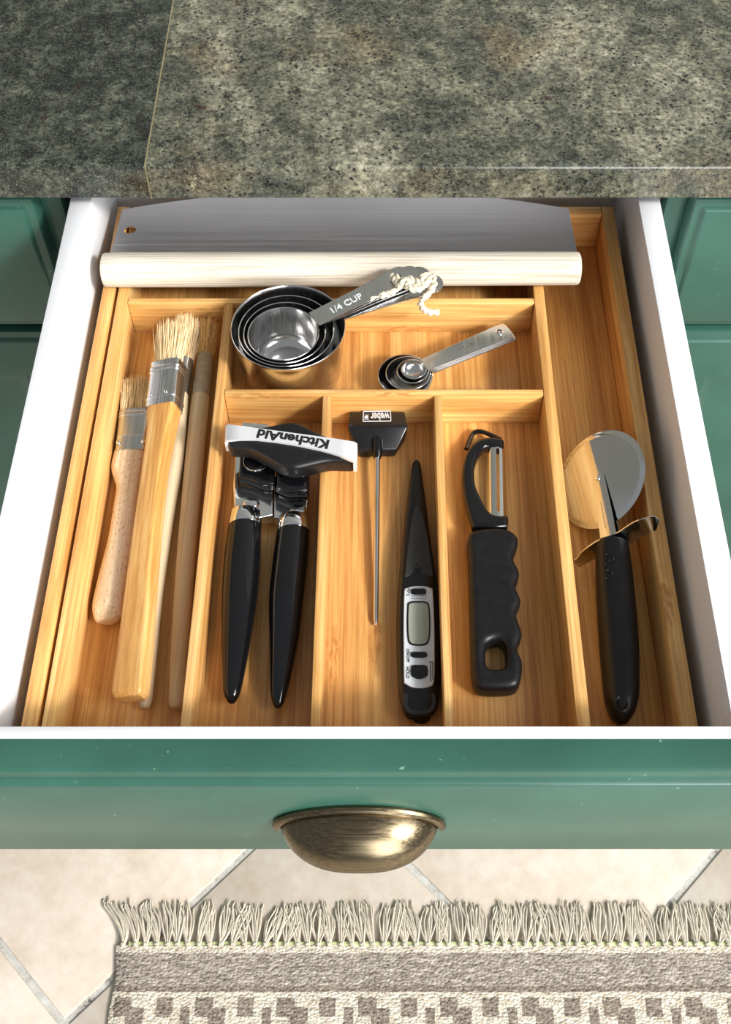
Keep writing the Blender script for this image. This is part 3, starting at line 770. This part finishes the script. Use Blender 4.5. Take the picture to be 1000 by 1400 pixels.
# --- pen-style digital thermometer in its sheath
dt = thing('digital_thermometer', 'black pen-shaped digital thermometer with silver face and grey display', 'thermometer', P(573, 850, FLR))
rows = [(632.5, 568, 573), (634.5, 565.3, 576), (640, 563.8, 577.8), (660, 561, 580.5), (691, 556.6, 585), (746, 550, 591.5), (791, 546, 598), (846, 543, 602), (900, 543.5, 603.5), (931, 545, 604), (958, 547.5, 602), (972, 551.5, 599.5), (979, 558, 595), (981, 566, 587)]
zt = 0.8135
st = []
for v_, ua, ub in rows:
    ub -= 1.8; ua -= 0.6
    tpr = min(1.0, 0.45 + (v_ - 632)/230)
    hh = 0.0072*tpr if v_ < 975 else 0.0055
    zc = FLR + 0.0002 + hh
    l, r_ = P(ua, v_, zc), P(ub, v_, zc); st.append(((l + r_)/2, (r_ - l).length/2, hh))
m = MB(); m.loft(interp(st, 3), 28, 2.7); body = obj('case', m, 'black_matte', dt, smooth=55)
ZC = FLR + 0.0146
pl('sheath_face', [(571, 690), (565, 704), (559, 740), (555, 775), (554, 788), (562, 786), (573, 785), (584, 786), (592.5, 788), (591, 770), (585, 732), (578, 704)], ZC - 0.0022, ZC - 0.0001, 'dark_grey', dt, 0.0008, 40, 3)
pl('end_face', [(554, 946), (573, 951), (593, 946), (597, 958), (594, 970), (585, 976), (573, 977.5), (562, 976), (554, 970), (551, 958)], ZC - 0.0030, ZC - 0.0008, 'dark_grey', dt, 0.0008, 40, 3)
face = [(553, 808), (556, 804), (564, 801.5), (573, 800.5), (583, 801.5), (590, 804), (592, 808), (594, 850), (594.5, 900), (593.5, 932), (588, 938), (580, 940.5), (571, 940.5), (562, 938.5), (555, 934), (552.5, 928), (552, 880), (552, 845)]
fp = pl('face_plate', face, ZC - 0.0016, ZC + 0.0004, 'silver_paint', dt, 0.0006, 40, 3)
scr = [(559, 823), (573, 821.5), (585, 823), (588, 832), (589, 852), (588, 872), (584, 880.5), (573, 882.5), (561, 880.5), (557.5, 872), (556.5, 852), (557, 832)]
bz = pl('screen_bezel', scr, ZC + 0.0001, ZC + 0.0010, 'black', fp, 0.0004, 40, 4)
cx_, cy_ = 572.7, 852
pl('screen', [(cx_ + (u_ - cx_)*0.88, cy_ + (v_ - cy_)*0.93) for u_, v_ in scr], ZC + 0.0004, ZC + 0.0013, 'lcd', bz, 0.0003, 40, 4)
pl('button', [(563, 804.5), (573, 804), (582, 804.5), (582.5, 811), (573, 812), (563, 811)], ZC, ZC + 0.0016, 'black', fp, 0.0006, 40, 2)
pl('button', [(563, 891), (573, 890.5), (583, 891), (584, 897), (573, 898.5), (563, 897)], ZC, ZC + 0.0016, 'black', fp, 0.0006, 40, 2)
pl('button', [(563, 909.5), (573, 908.5), (584, 909.5), (585, 922), (580, 926), (573, 927.5), (567, 926), (562.5, 922)], ZC, ZC + 0.0016, 'black', fp, 0.0007, 40, 2)
zl = ZC + 0.0005
for bd, u_, v_, sz, mt in (('ON/OFF', 558.0, 896, 0.0025, 'ink_black'), ('HOLD', 557.6, 919.5, 0.0028, 'ink_black'), ('\u00b0F/\u00b0C', 558.0, 809.5, 0.0026, 'ink_black')):
    obj('lettering', text_mb(bd, sz, frame_m(P(u_, v_, zl), Vector((0, -1, 0)), Vector((1, 0, 0))), 0.0001, 0.00004), mt, fp)
m = MB(); m.v = []; q0 = P(589.0, 905, zl); q1 = P(589.4, 932, zl); m.tube([q0, q1], 0.00025, 4); m.tube([P(592, 905, zl), P(592, 929, zl)], 0.00025, 4); m.tube([P(587, 905, zl), P(592, 905, zl)], 0.00025, 4)
obj('printed_lines', m, 'ink_black', fp)
m = MB()
for v_ in (814.8, 818.3):
    for u_ in range(563, 584, 3): m.tube([P(u_, v_, zl), P(u_ + 2, v_, zl)], 0.0003, 4)
obj('fine_print', m, 'ink_grey', fp)
for v_ in (778, 963):
    c = P(572.5, v_, ZC); m = MB(); m.tube([Vector((c.x + 0.0013*math.cos(i*PI/8), c.y + 0.0013*math.sin(i*PI/8), ZC + (0.0001 if v_ < 900 else -0.0006))) for i in range(16)], 0.0005, 6, closed=True); obj('screw_cap', m, 'black', dt)

# --- vegetable peeler
pe = thing('vegetable_peeler', 'black peeler with finger-grooved rubber handle and swivel steel blade', 'peeler', P(676, 830, FLR))
hz = 0.812
left = [(646, 727), (639.5, 737), (641, 765), (642.5, 821), (644, 877), (645.5, 921), (652, 939)]
bot = [(668, 943.5), (700, 942), (711.5, 932)]
right = [(714.5, 906), (708, 887), (714, 866), (706.5, 840), (712.5, 821), (706, 803), (710.5, 783), (702.5, 763), (709, 741), (704, 730), (692, 724), (668, 722.5)]
hole = [(665, 888), (669, 879), (680, 875.5), (688, 879), (691.5, 889), (692, 906), (689, 913), (679, 915), (668, 913), (664.5, 906)]
m = MB(); m.plate(cr(P2(left + bot + right, hz), 5), FLR + 0.0002, FLR + 0.0158, 0.0046, [cr(P2(hole, hz), 4)], 5); obj('handle', m, 'black_soft', pe, smooth=60)
outer = [(646, 722), (640, 702), (634, 676), (632, 648), (638, 620), (652, 604), (671, 599), (687, 602), (689.5, 607), (688.5, 616)]
inner = [(676, 615), (666, 612.5), (655, 623), (649, 642), (650.5, 665), (660, 687), (671, 703), (684, 706), (695, 708), (694, 723)]
m = MB(); m.plate(cr(P2(outer, 0.809), 4, False) + cr(P2(inner, 0.809), 4, False), 0.8025, 0.8115, 0.0026, (), 4); obj('arm', m, 'black', pe, smooth=50)
m = MB(); m.tube(cr([P(638, 614, 0.8045), P(642, 603, 0.8035), P(648, 592, 0.803), P(658, 590, 0.804), P(672, 595, 0.806), P(684, 601, 0.808)], 5, False), [0.0017]*26, 8); obj('potato_eye_tip', m, 'black', pe)
# curved blade with a slot: two thin arched strips joined at both ends
ba, bb = P(680, 611, 0.8085), P(681, 709, 0.8085)
d, s, u = axis_frame(ba, bb); L = (bb - ba).length
m = MB()
def strip(x0, x1, y0, y1):
    rs = []
    for yy in (y0, y1):
        up_, dn_ = [], []
        for i in range(7):
            x = x0 + (x1 - x0)*i/6; z = 0.0022*(1 - (x/0.0056)**2)
            b_ = ba + d*yy - s*x
            up_.append(b_ + Vector((0, 0, z + 0.0004))); dn_.append(b_ + Vector((0, 0, z)))
        rs.append(up_ + dn_[::-1])
    m.rings(rs)
strip(-0.0054, -0.0008, 0.0, L); strip(0.0012, 0.0056, 0.0, L); strip(-0.0008, 0.0012, 0.0, 0.003); strip(-0.0008, 0.0012, L - 0.004, L)
obj('blade', m, 'steel_mirror', pe, smooth=40)

# --- pizza wheel leaning in the drawn-out wing
TAU, BETA, RW = math.radians(44), math.radians(11), 0.0342
A = Vector((math.cos(TAU), 0, math.sin(TAU))); Bv = Vector((0.02, math.cos(BETA), math.sin(BETA))); Bv = (Bv - A*Bv.dot(A)).normalized(); Nw = A.cross(Bv).normalized()
Cw = P(821, 655, 0.8209)
pw = thing('pizza_cutter', 'steel wheel pizza cutter with black handle lying in the side channel', 'pizza cutter', Vector((Cw.x, 0.40, 0.7965)))
fn = lambda x, y, z: Cw + A*x + Bv*y + Nw*z
prof = [(RW, 0), (RW - 0.0035, 0.0005), (RW - 0.0037, 0.0006), (0.0005, 0.0006)]
m = MB(); n = 72
rs = [[fn(r_*math.cos(2*PI*j/n), r_*math.sin(2*PI*j/n), -z_) for j in range(n)] for r_, z_ in prof[::-1]] + [[fn(r_*math.cos(2*PI*j/n), r_*math.sin(2*PI*j/n), z_) for j in range(n)] for r_, z_ in prof]
m.rings(rs); obj('wheel', m, 'steel_mirror', pw, smooth=25)
m = MB(); m.lathe([(0.0020, 0.0005), (0.0020, 0.0026), (0.0014, 0.0034), (0.0003, 0.0036)], Cw, 16, Nw); m.lathe([(0.0020, -0.0005), (0.0020, -0.0026), (0.0003, -0.0034)], Cw, 16, Nw); obj('axle_rivet', m, 'chrome', pw)
Hc = P(838, 752, 0.8180)            # where the handle begins
def fork(sgn, mat):
    e0 = Cw + Nw*(0.0014*sgn) + Bv*0.0035; e1 = Hc + Nw*(0.0024*sgn) + Vector((0, 0.004, 0.0))
    dd = (e1 - e0); ln = dd.length; dd.normalize(); sd = (A - dd*A.dot(dd)).normalized(); nn = dd.cross(sd).normalized()
    o = [(0, -0.003), (0.002, -0.0045), (0.02, -0.0052), (ln, -0.0062), (ln, 0.0062), (0.02, 0.0050), (0.002, 0.0042), (0, 0.003)]
    m = MB(); m.plate(o, -0.0005, 0.0005, 0.0002, (), 2, lambda x, y, z: e0 + dd*x + sd*y + nn*z); return obj('fork_plate', m, mat, pw, smooth=30), e0, dd, sd, nn, ln
f1 = fork(1, 'steel_mirror'); f2 = fork(-1, 'steel_mirror')
o_, e0, dd, sd, nn, ln = f1
if nn.dot(Nw) < 0: nn = -nn
m = MB()
for q in range(2): m.tube([e0 + dd*(ln*0.40) + sd*(-0.0012 + 0.0024*q) + nn*0.0006, e0 + dd*(ln*0.78) + sd*(-0.0008 + 0.0024*q) + nn*0.0006], 0.0002, 4)
obj('engraved_line', m, 'etch', o_)
# finger guard: S-curved strip standing across the shank
gp = [(788, 772, .8035), (800, 762, .807), (818, 750, .813), (836, 742, .8185), (852, 736, .823), (868, 726, .830), (882, 719, .8355), (893, 716, .8375), (900, 718, .838)]
gc = cr([P(u_, v_, z_) for u_, v_, z_ in gp], 4, False)
m = MB(); rs = []
for i, p in enumerate(gc):
    t = (gc[min(i + 1, len(gc) - 1)] - gc[max(i - 1, 0)]).normalized(); back = Vector((0, 1, 0.0)); nn2 = t.cross(Vector((0, 0.25, 1))).normalized()
    wv = nn2.cross(t).normalized(); w = 0.0062 if 3 < i < len(gc) - 3 else 0.0052
    if i == len(gc) - 1 or i == 0: w = 0.0025
    rs.append([p + wv*w + nn2*0.0005, p + wv*w - nn2*0.0005, p - wv*w - nn2*0.0005, p - wv*w + nn2*0.0005])
m.rings(rs); obj('finger_guard', m, 'steel_mirror', pw, smooth=40)
st = []
for v_, ua, ub, zc, hh in ((744, 818, 859, .8175, .0105), (754, 815.5, 861, .8170, .0118), (785, 815, 865, .8150, .0128), (816, 816, 868, .8130, .0132), (877, 819.5, 873, .8108, .0132), (939, 825, 874, .8100, .0128), (965, 829, 870.5, .8095, .0122), (982, 836, 863, .8085, .0095), (991, 845, 856, .8075, .0045)):
    l, r_ = P(ua, v_, zc), P(ub, v_, zc); st.append(((l + r_)/2, (r_ - l).length/2, hh))
m = MB(); m.loft(interp(st, 4), 28, 2.25); ph = obj('handle', m, 'black_soft', pw, smooth=60)
m = MB()
for i, (u_, v_) in enumerate(((829, 757), (833, 766), (839, 764), (827, 771), (842, 773), (831, 779), (837, 783), (828, 790), (843, 768))):
    p = P(u_, v_, 0.8285 - (v_ - 757)*0.00004 - abs(u_ - 838)*0.00009); m.lathe([(0.0009, -0.0009), (0.0008, 0.0), (0.0002, 0.0004)], p, 8)
obj('grip_dots', m, 'black_soft', ph)
c = P(850, 962, 0.8215); m = MB(); m.tube([Vector((c.x + 0.0034*math.cos(i*PI/10), c.y + 0.0045*math.sin(i*PI/10), c.z - 0.0006)) for i in range(20)], 0.0007, 6, closed=True); obj('hanging_hole_rim', m, 'black_soft', ph)

# ================================================================== BRUSHES
def bristles(base, tipd, side, up_, w, h, ln, splay, n, jag, r=0.00022):
    """loose tuft: n thin tapered hairs from an oval mouth"""
    m = MB()
    for i in range(n):
        if h < w*0.55: a, b_ = random.uniform(-1, 1), random.uniform(-1, 1)
        else:
            q = math.sqrt(random.random()); t = random.uniform(0, 2*PI); a, b_ = q*math.cos(t), q*math.sin(t)
        p = base + side*(a*w) + up_*(b_*h) - tipd*0.004
        ll = (ln*(1 - 0.10*abs(a)**2) + random.uniform(-jag, jag*0.6)); cl_ = math.sin(a*9 + b_*2)*0.0009
        o = side*(a*w*splay + random.gauss(0, 0.0008) + cl_) + up_*(b_*h*splay*0.55 + random.gauss(0, 0.0006))
        bend = random.gauss(0, 0.0011)
        pts = [p, p + tipd*ll*0.45 + o*0.35 + side*bend*0.4, p + tipd*ll*0.8 + o*0.75 + side*bend, p + tipd*(ll + 0.004) + o + side*bend*1.3]
        m.tube(pts, [r, r*1.1, r, r*0.35], 3, cap=False)
    return m
def brush_frame(a, b, roll=0.0):
    d = (b - a).normalized(); s0 = d.cross(Vector((0, 0, 1))).normalized(); u0 = s0.cross(d)
    s = s0*math.cos(roll) + u0*math.sin(roll); return d, s, s.cross(d)

# flat pale brush
zf = FLR + 0.0075
bA = thing('flat_brush', 'flat pastry brush with pale wooden handle, steel ferrule and short stiff bristles', 'brush', P(165, 700, FLR))
rows = [(618, 157, 203), (626, 155, 202), (640, 152.5, 198), (655, 157, 194), (668, 159.5, 193), (690, 156.5, 191), (740, 148, 184.5), (777, 138.5, 178), (812, 130, 173), (830, 126.8, 170), (843, 128.5, 167), (848, 133, 163), (850, 140, 156)]
st = []
for v_, ua, ub in rows:
    l, r_ = P(ua, v_, zf), P(ub, v_, zf); st.append(((l + r_)/2, (r_ - l).length/2, 0.0062 if v_ < 690 else 0.0068 if v_ < 840 else 0.0045))
m = MB(); m.loft(interp(st, 4), 24, 2.5); obj('handle', m, 'beech', bA, smooth=50)
fa, fb = P(180.5, 622, zf), P(186, 566, zf); d, s, u = brush_frame(fa, fb); W_ = 0.0110
m = MB(); m.loft([(fa, W_, .0068), (fa.lerp(fb, .3), W_, .0068), (fa.lerp(fb, .32), W_, .0073), (fa.lerp(fb, .36), W_, .0068), (fa.lerp(fb, .82), W_, .0066), (fa.lerp(fb, .84), W_ + .0003, .0072), (fa.lerp(fb, .88), W_, .0066), (fa.lerp(fb, .91), W_ + .0003, .0072), (fa.lerp(fb, .95), W_, .0066), (fb, W_ + .0002, .0068)], 28, 4.5)
fe = obj('ferrule', m, 'tin', bA, smooth=25)
for q in (-0.0085, 0.0085):
    m = MB(); m.lathe([(0.0016, -0.0005), (0.0015, 0.0004), (0.0010, 0.0009), (0.0002, 0.0011)], fa.lerp(fb, .16) + s*q + u*0.0070, 12, u); obj('nail', m, 'chrome', fe)
obj('bristles', bristles(fb, d, s, u, 0.0102, 0.0055, 0.031, 0.05, 800, 0.003), 'bristle', bA, smooth=0, kind='stuff')

# round cord-wrapped brush beside the divider
zD = FLR + 0.0072
bD = thing('round_brush', 'round brush with weathered handle and cord-wrapped neck lying against the divider', 'brush', P(256, 760, FLR))
rows = [(538, 275.5, .0056), (548, 274.2, .0064), (600, 269, .0066), (660, 263.5, .0065), (765, 254.5, .0062), (860, 247.5, .0057), (940, 243, .0053), (962, 242, .0048), (969, 241.6, .003)]
m = MB(); m.loft(interp([(P(u_, v_, zD), w, w) for v_, u_, w in rows], 3), 20); obj('handle', m, 'grey_wood', bD, smooth=60)
fa, fb = P(275, 544, zD), P(281, 488, zD); d, s, u = brush_frame(fa, fb)
m = MB(); pr = [(fa, .0060, .0060)]
for i in range(1, 30):
    q = i/30; wv = 0.0061 + (0.0004 if (i % 2) else 0.0) if q < 0.38 else 0.0060
    pr.append((fa.lerp(fb, q), wv, wv))
pr += [(fb, .0060, .0060)]
m.loft(pr, 22); obj('neck_wrap', m, 'wrap', bD, smooth=50)
tp2 = P(284.5, 441, zD + 0.0095) - fb
obj('bristles', bristles(fb, tp2.normalized(), s, u, 0.0055, 0.0055, tp2.length, 0.30, 560, 0.0022), 'bristle_gold', bD, smooth=0, kind='stuff')

# slim ivory brush under the lacquered one
zC0, zC1 = FLR + 0.0070, FLR + 0.0050
bC = thing('slim_brush', 'slim ivory handled round brush lying half under the lacquered brush', 'brush', P(228, 740, FLR))
rows = [(536, 247.5, .0052), (548, 245.5, .0063), (600, 241.5, .0063), (640, 237.3, .0062), (702, 226.5, .0060), (815, 211, .0055), (915, 202, .0050), (957, 197.8, .0046), (968, 196.5, .0028)]
m = MB(); m.loft(interp([(P(u_, v_, zC0 + (zC1 - zC0)*(v_ - 536)/432), w, w) for v_, u_, w in rows], 3), 20); obj('handle', m, 'ivory_wood', bC, smooth=60)
fa, fb = P(247, 541, zC0), P(252.5, 494, zC0 + 0.001); d, s, u = brush_frame(fa, fb)
m = MB(); m.loft([(fa, .0056, .0056), (fa.lerp(fb, .15), .0058, .0058), (fa.lerp(fb, .2), .0062, .0062), (fa.lerp(fb, .25), .0058, .0058), (fb, .0064, .0064)], 22); obj('ferrule', m, 'tin', bC, smooth=40)
tp2 = (P(254, 437, zC0 + 0.0155) - fb); obj('bristles', bristles(fb, tp2.normalized(), s, u, 0.0058, 0.0058, tp2.length, 0.55, 680, 0.0022), 'bristle', bC, smooth=0, kind='stuff')

# lacquered square-edged brush on top
bB = thing('lacquered_brush', 'yellow lacquered square handled brush with a slanted silver ferrule, lying on top of other brushes', 'brush', P(195, 760, FLR + 0.016))
roll = math.radians(17)
a, b = P(177, 954, FLR + 0.0185), P(225, 556, FLR + 0.0245)
d, s, u = brush_frame(a, b, roll); L = (b - a).length
m = MB()
rows = [(178, 956, .0080, .0045), (178.5, 951, .0094, .0062), (179.5, 940, .0097, .0070), (186.5, 876, .0092, .0072), (198.5, 760, .0078, .0072), (205.5, 700, .0072, .0072), (213, 640, .0069, .0073), (219.5, 600, .0078, .0075), (223.5, 570, .0094, .0077), (225, 553, .0104, .0078)]
st = interp([(P(u_, v_, FLR + 0.0185 + 0.006*(954 - v_)/398), w, h) for u_, v_, w, h in rows], 4)
rs = []
for i, (c, w, h) in enumerate(st):
    ring = []
    for j in range(28):
        an = 2*PI*j/28; ca, sa = math.cos(an), math.sin(an)
        ring.append(c + s*(w*math.copysign(abs(ca)**(2/8), ca)) + u*(h*math.copysign(abs(sa)**(2/8), sa)))
    rs.append(ring)
m.rings(rs); obj('handle', m, 'lacquer', bB, smooth=40)
fl_ = P(229.5, 504, FLR + 0.0240)
m = MB(); rs = []
Lf = (fl_ - b).dot(d)
for t, g in ((-.10, 0), (.06, 0), (.08, .0005), (.10, 0), (.72, 0), (.75, .0006), (.80, 0), (.84, .0006), (.90, 0), (1.0, .0003)):
    ring = []
    for j in range(28):
        an = 2*PI*j/28; ca, sa = math.cos(an), math.sin(an)
        ring.append(b + d*Lf*t + s*((.0112 + g)*math.copysign(abs(ca)**(2/6), ca)) + u*((.0085 + g)*math.copysign(abs(sa)**(2/6), sa)))
    rs.append(ring)
m.rings(rs); fe = obj('ferrule', m, 'tin', bB, smooth=25, label='dull silver ferrule')
for q in (-0.007, 0.0045):
    m = MB(); m.lathe([(0.0013, -0.0003), (0.0012, 0.0004), (0.0008, 0.0007), (0.0002, 0.0008)], b + d*Lf*0.17 + s*q + u*0.0086, 12, u); obj('nail', m, 'chrome', fe)
base = b + d*Lf
obj('bristles', bristles(base + u*0.001, (d + u*0.10).normalized(), s, u, 0.0098, 0.0066, 0.034, 0.08, 800, 0.004), 'bristle', bB, smooth=0, kind='stuff')

# ================================================================== RUG
RX0, RX1, RY1, RY0 = -0.3175, 0.95, 0.3345, -0.55
def rug_mat():
    m, nt, b = new_mat('woven_wool')
    tc = N(nt, 'ShaderNodeTexCoord'); sp = N(nt, 'ShaderNodeSeparateXYZ'); nt.links.new(tc.outputs['Object'], sp.inputs[0])
    x, y = sp.outputs[0], sp.outputs[1]       # object origin sits at the rug's far left corner
    wob = math_n(nt, 'MULTIPLY', math_n(nt, 'SUBTRACT', noise(nt, coords(nt), 60, 3), 0.5), 0.004)
    yd = math_n(nt, 'ADD', math_n(nt, 'MULTIPLY', y, -1.0), wob)     # distance from the fringe edge
    cream = ramp(nt, noise(nt, coords(nt, (300, 500, 1)), 1.0, 3), [(0.3, lin(184, 172, 154)), (0.7, lin(220, 211, 195))])
    brown = ramp(nt, noise(nt, coords(nt, (60, 260, 1)), 1.0, 5, 0.7), [(0.30, lin(116, 104, 95)), (0.5, lin(158, 147, 135)), (0.70, lin(196, 186, 172))])
    dark = ramp(nt, noise(nt, coords(nt, (220, 300, 1)), 1.0, 3), [(0.3, lin(108, 96, 86)), (0.7, lin(162, 150, 136))])
    def rng(v, a, c): return math_n(nt, 'MULTIPLY', math_n(nt, 'GREATER_THAN', v, a), math_n(nt, 'LESS_THAN', v, c))
    col = mix(nt, rng(yd, 0.009, 0.050), cream, brown)
    col = mix(nt, rng(yd, 0.046, 0.053), col, dark)
    # rows of stepped blocks
    xm = math_n(nt, 'FRACT', math_n(nt, 'DIVIDE', math_n(nt, 'ADD', x, wob), 0.0950))
    r1 = math_n(nt, 'MULTIPLY', rng(yd, 0.0590, 0.0800), math_n(nt, 'ADD', rng(xm, 0.04, 0.26), rng(xm, 0.56, 0.76)))
    r2 = math_n(nt, 'MULTIPLY', rng(yd, 0.0700, 0.0980), math_n(nt, 'ADD', rng(xm, 0.20, 0.42), rng(xm, 0.86, 0.98)))
    r3 = math_n(nt, 'MULTIPLY', rng(yd, 0.092, 0.125), math_n(nt, 'ADD', rng(xm, 0.04, 0.20), rng(xm, 0.45, 0.75)))
    blk = math_n(nt, 'MINIMUM', math_n(nt, 'ADD', math_n(nt, 'ADD', r1, r2), r3), 1.0)
    col = mix(nt, blk, col, dark)
    col = mix(nt, rng(yd, 0.130, 0.60), col, mix(nt, math_n(nt, 'GREATER_THAN', math_n(nt, 'FRACT', math_n(nt, 'DIVIDE', yd, 0.11)), 0.5), brown, cream))
    nt.links.new(col, b.inputs['Base Color']); b.inputs['Roughness'].default_value = 0.95; b.inputs['Specular IOR Level'].default_value = 0.1
    wv = N(nt, 'ShaderNodeTexVoronoi'); wv.inputs['Scale'].default_value = 1.0; nt.links.new(coords(nt, (250, 360, 1)), wv.inputs['Vector'])
    kn = N(nt, 'ShaderNodeSeparateColor'); nt.links.new(wv.outputs['Color'], kn.inputs[0])
    col = mix(nt, 0.8, col, ramp(nt, kn.outputs[0], [(0.0, G(0.30)), (0.5, G(0.52)), (1.0, G(0.66))]), 'OVERLAY')
    nt.links.new(col, b.inputs['Base Color'])
    bump(nt, b, math_n(nt, 'SUBTRACT', 1.0, wv.outputs['Distance']), 0.8, 0.0020)
    return m
M['rug'] = rug_mat()
M['yarn'] = plain('fringe_yarn', lin(204, 194, 176), 0.95, spec=0.1, var=0.10, scale=120)
rug = thing('rug', 'woven cream and brown wool rug with knotted fringe on the tiled floor', 'rug', (RX0, RY1, 0.0))
m = MB(); nx, ny = 160, 24; rs = []
top = []; 
def rz(x, y): return 0.0075 + 0.0006*math.sin(x*60) + 0.0005*math.sin(y*90 + x*20)
vsx = [RX0 + (RX1 - RX0)*(i/nx) for i in range(nx + 1)]; vsy = [RY0 + (RY1 - RY0)*j/ny for j in range(ny + 1)]
vv = []
for j, y in enumerate(vsy):
    for i, x in enumerate(vsx):
        edge = 0.0025 if (i in (0, nx) or j in (0, ny)) else 0
        vv.append(Vector((x + (0.0025*math.sin(y*70) if i == 0 else 0), y + (0.0008*math.sin(x*300) if j == ny else 0), rz(x, y) - edge)))
m.add(vv, [(j*(nx + 1) + i, j*(nx + 1) + i + 1, (j + 1)*(nx + 1) + i + 1, (j + 1)*(nx + 1) + i) for j in range(ny) for i in range(nx)])
loop = [i for i in range(nx + 1)] + [(j)*(nx + 1) + nx for j in range(1, ny + 1)] + [ny*(nx + 1) + i for i in range(nx - 1, -1, -1)] + [j*(nx + 1) for j in range(ny - 1, 0, -1)]
lo = len(m.v); m.v += [Vector((m.v[i].x, m.v[i].y, 0.0006)) for i in loop]
for k in range(len(loop)):
    k2 = (k + 1) % len(loop); m.f.append((loop[k], loop[k2], lo + k2, lo + k))
m.f.append(tuple(lo + k for k in range(len(loop))))
obj('weave', m, 'rug', rug, smooth=60)
m = MB(); m.box(RX0 + 0.012, RX1, RY1 - 0.0005, RY1 + 0.0045, 0.0006, 0.0045, 0.0004); obj('binding', m, 'binding', rug)
# knotted tassels
def tassel(rnd, lean):
    m = MB(); o = Vector((0, 0, 0))
    nst = rnd.choice((7, 8, 9)); sway = rnd.gauss(lean, 0.004)
    for i in range(nst):
        a = (i/(nst - 1) - 0.5); ln = 0.046 + rnd.uniform(-0.006, 0.007)
        tipx = a*0.013 + sway + rnd.gauss(0, 0.0012); bow = rnd.gauss(0, 0.0015) + a*0.004
        z0 = 0.0052 + rnd.uniform(0, 0.002); tz = 0.0016 + rnd.uniform(0, 0.0025)
        pts = [Vector((a*0.003, -0.003, z0 + 0.0006)), Vector((a*0.004, 0.003, z0 + 0.001)), Vector((a*0.008 + bow*0.6 + sway*0.12, ln*0.3, z0*0.9 + 0.0012)), Vector((a*0.0115 + bow + sway*0.45, ln*0.6, (z0 + tz)*0.5 + 0.001)), Vector((tipx + bow*0.3, ln*0.88, tz + 0.0004)), Vector((tipx + rnd.gauss(0, 0.001), ln, tz))]
        pts = cr(pts, 2, False); m.tube(pts, [0.00115]*(len(pts) - 1) + [0.0006], 5)
    m.tube([Vector((-0.0028, 0.0, 0.0065)), Vector((0, 0.0006, 0.0082)), Vector((0.0028, 0.0, 0.0065))], [0.0012, 0.0019, 0.0012], 6)
    return m
rnd = random.Random(21); variants = []
for k in range(16):
    o = obj('tassel', tassel(rnd, 0.0), 'yarn', None, smooth=60, origin=(0, 0, 0)); variants.append(o); COL.objects.unlink(o)
x = RX0 + 0.006; i = 0
while x < RX1 - 0.01:
    if i < 4:
        o = obj('tassel', tassel(rnd, -0.034 + 0.009*i), 'yarn', None, smooth=60, origin=(0, 0, 0))
    elif i < 4 + len(variants):
        o = variants[i - 4]; COL.objects.link(o)
    else:
        o = rnd.choice(variants).copy(); COL.objects.link(o)
    o.parent = rug; o.location = Vector((x, RY1 + 0.001, 0)) - rug.location
    o.rotation_euler = (0, 0, rnd.gauss(0, 0.13)); 
    x += rnd.uniform(0.0115, 0.0145); i += 1
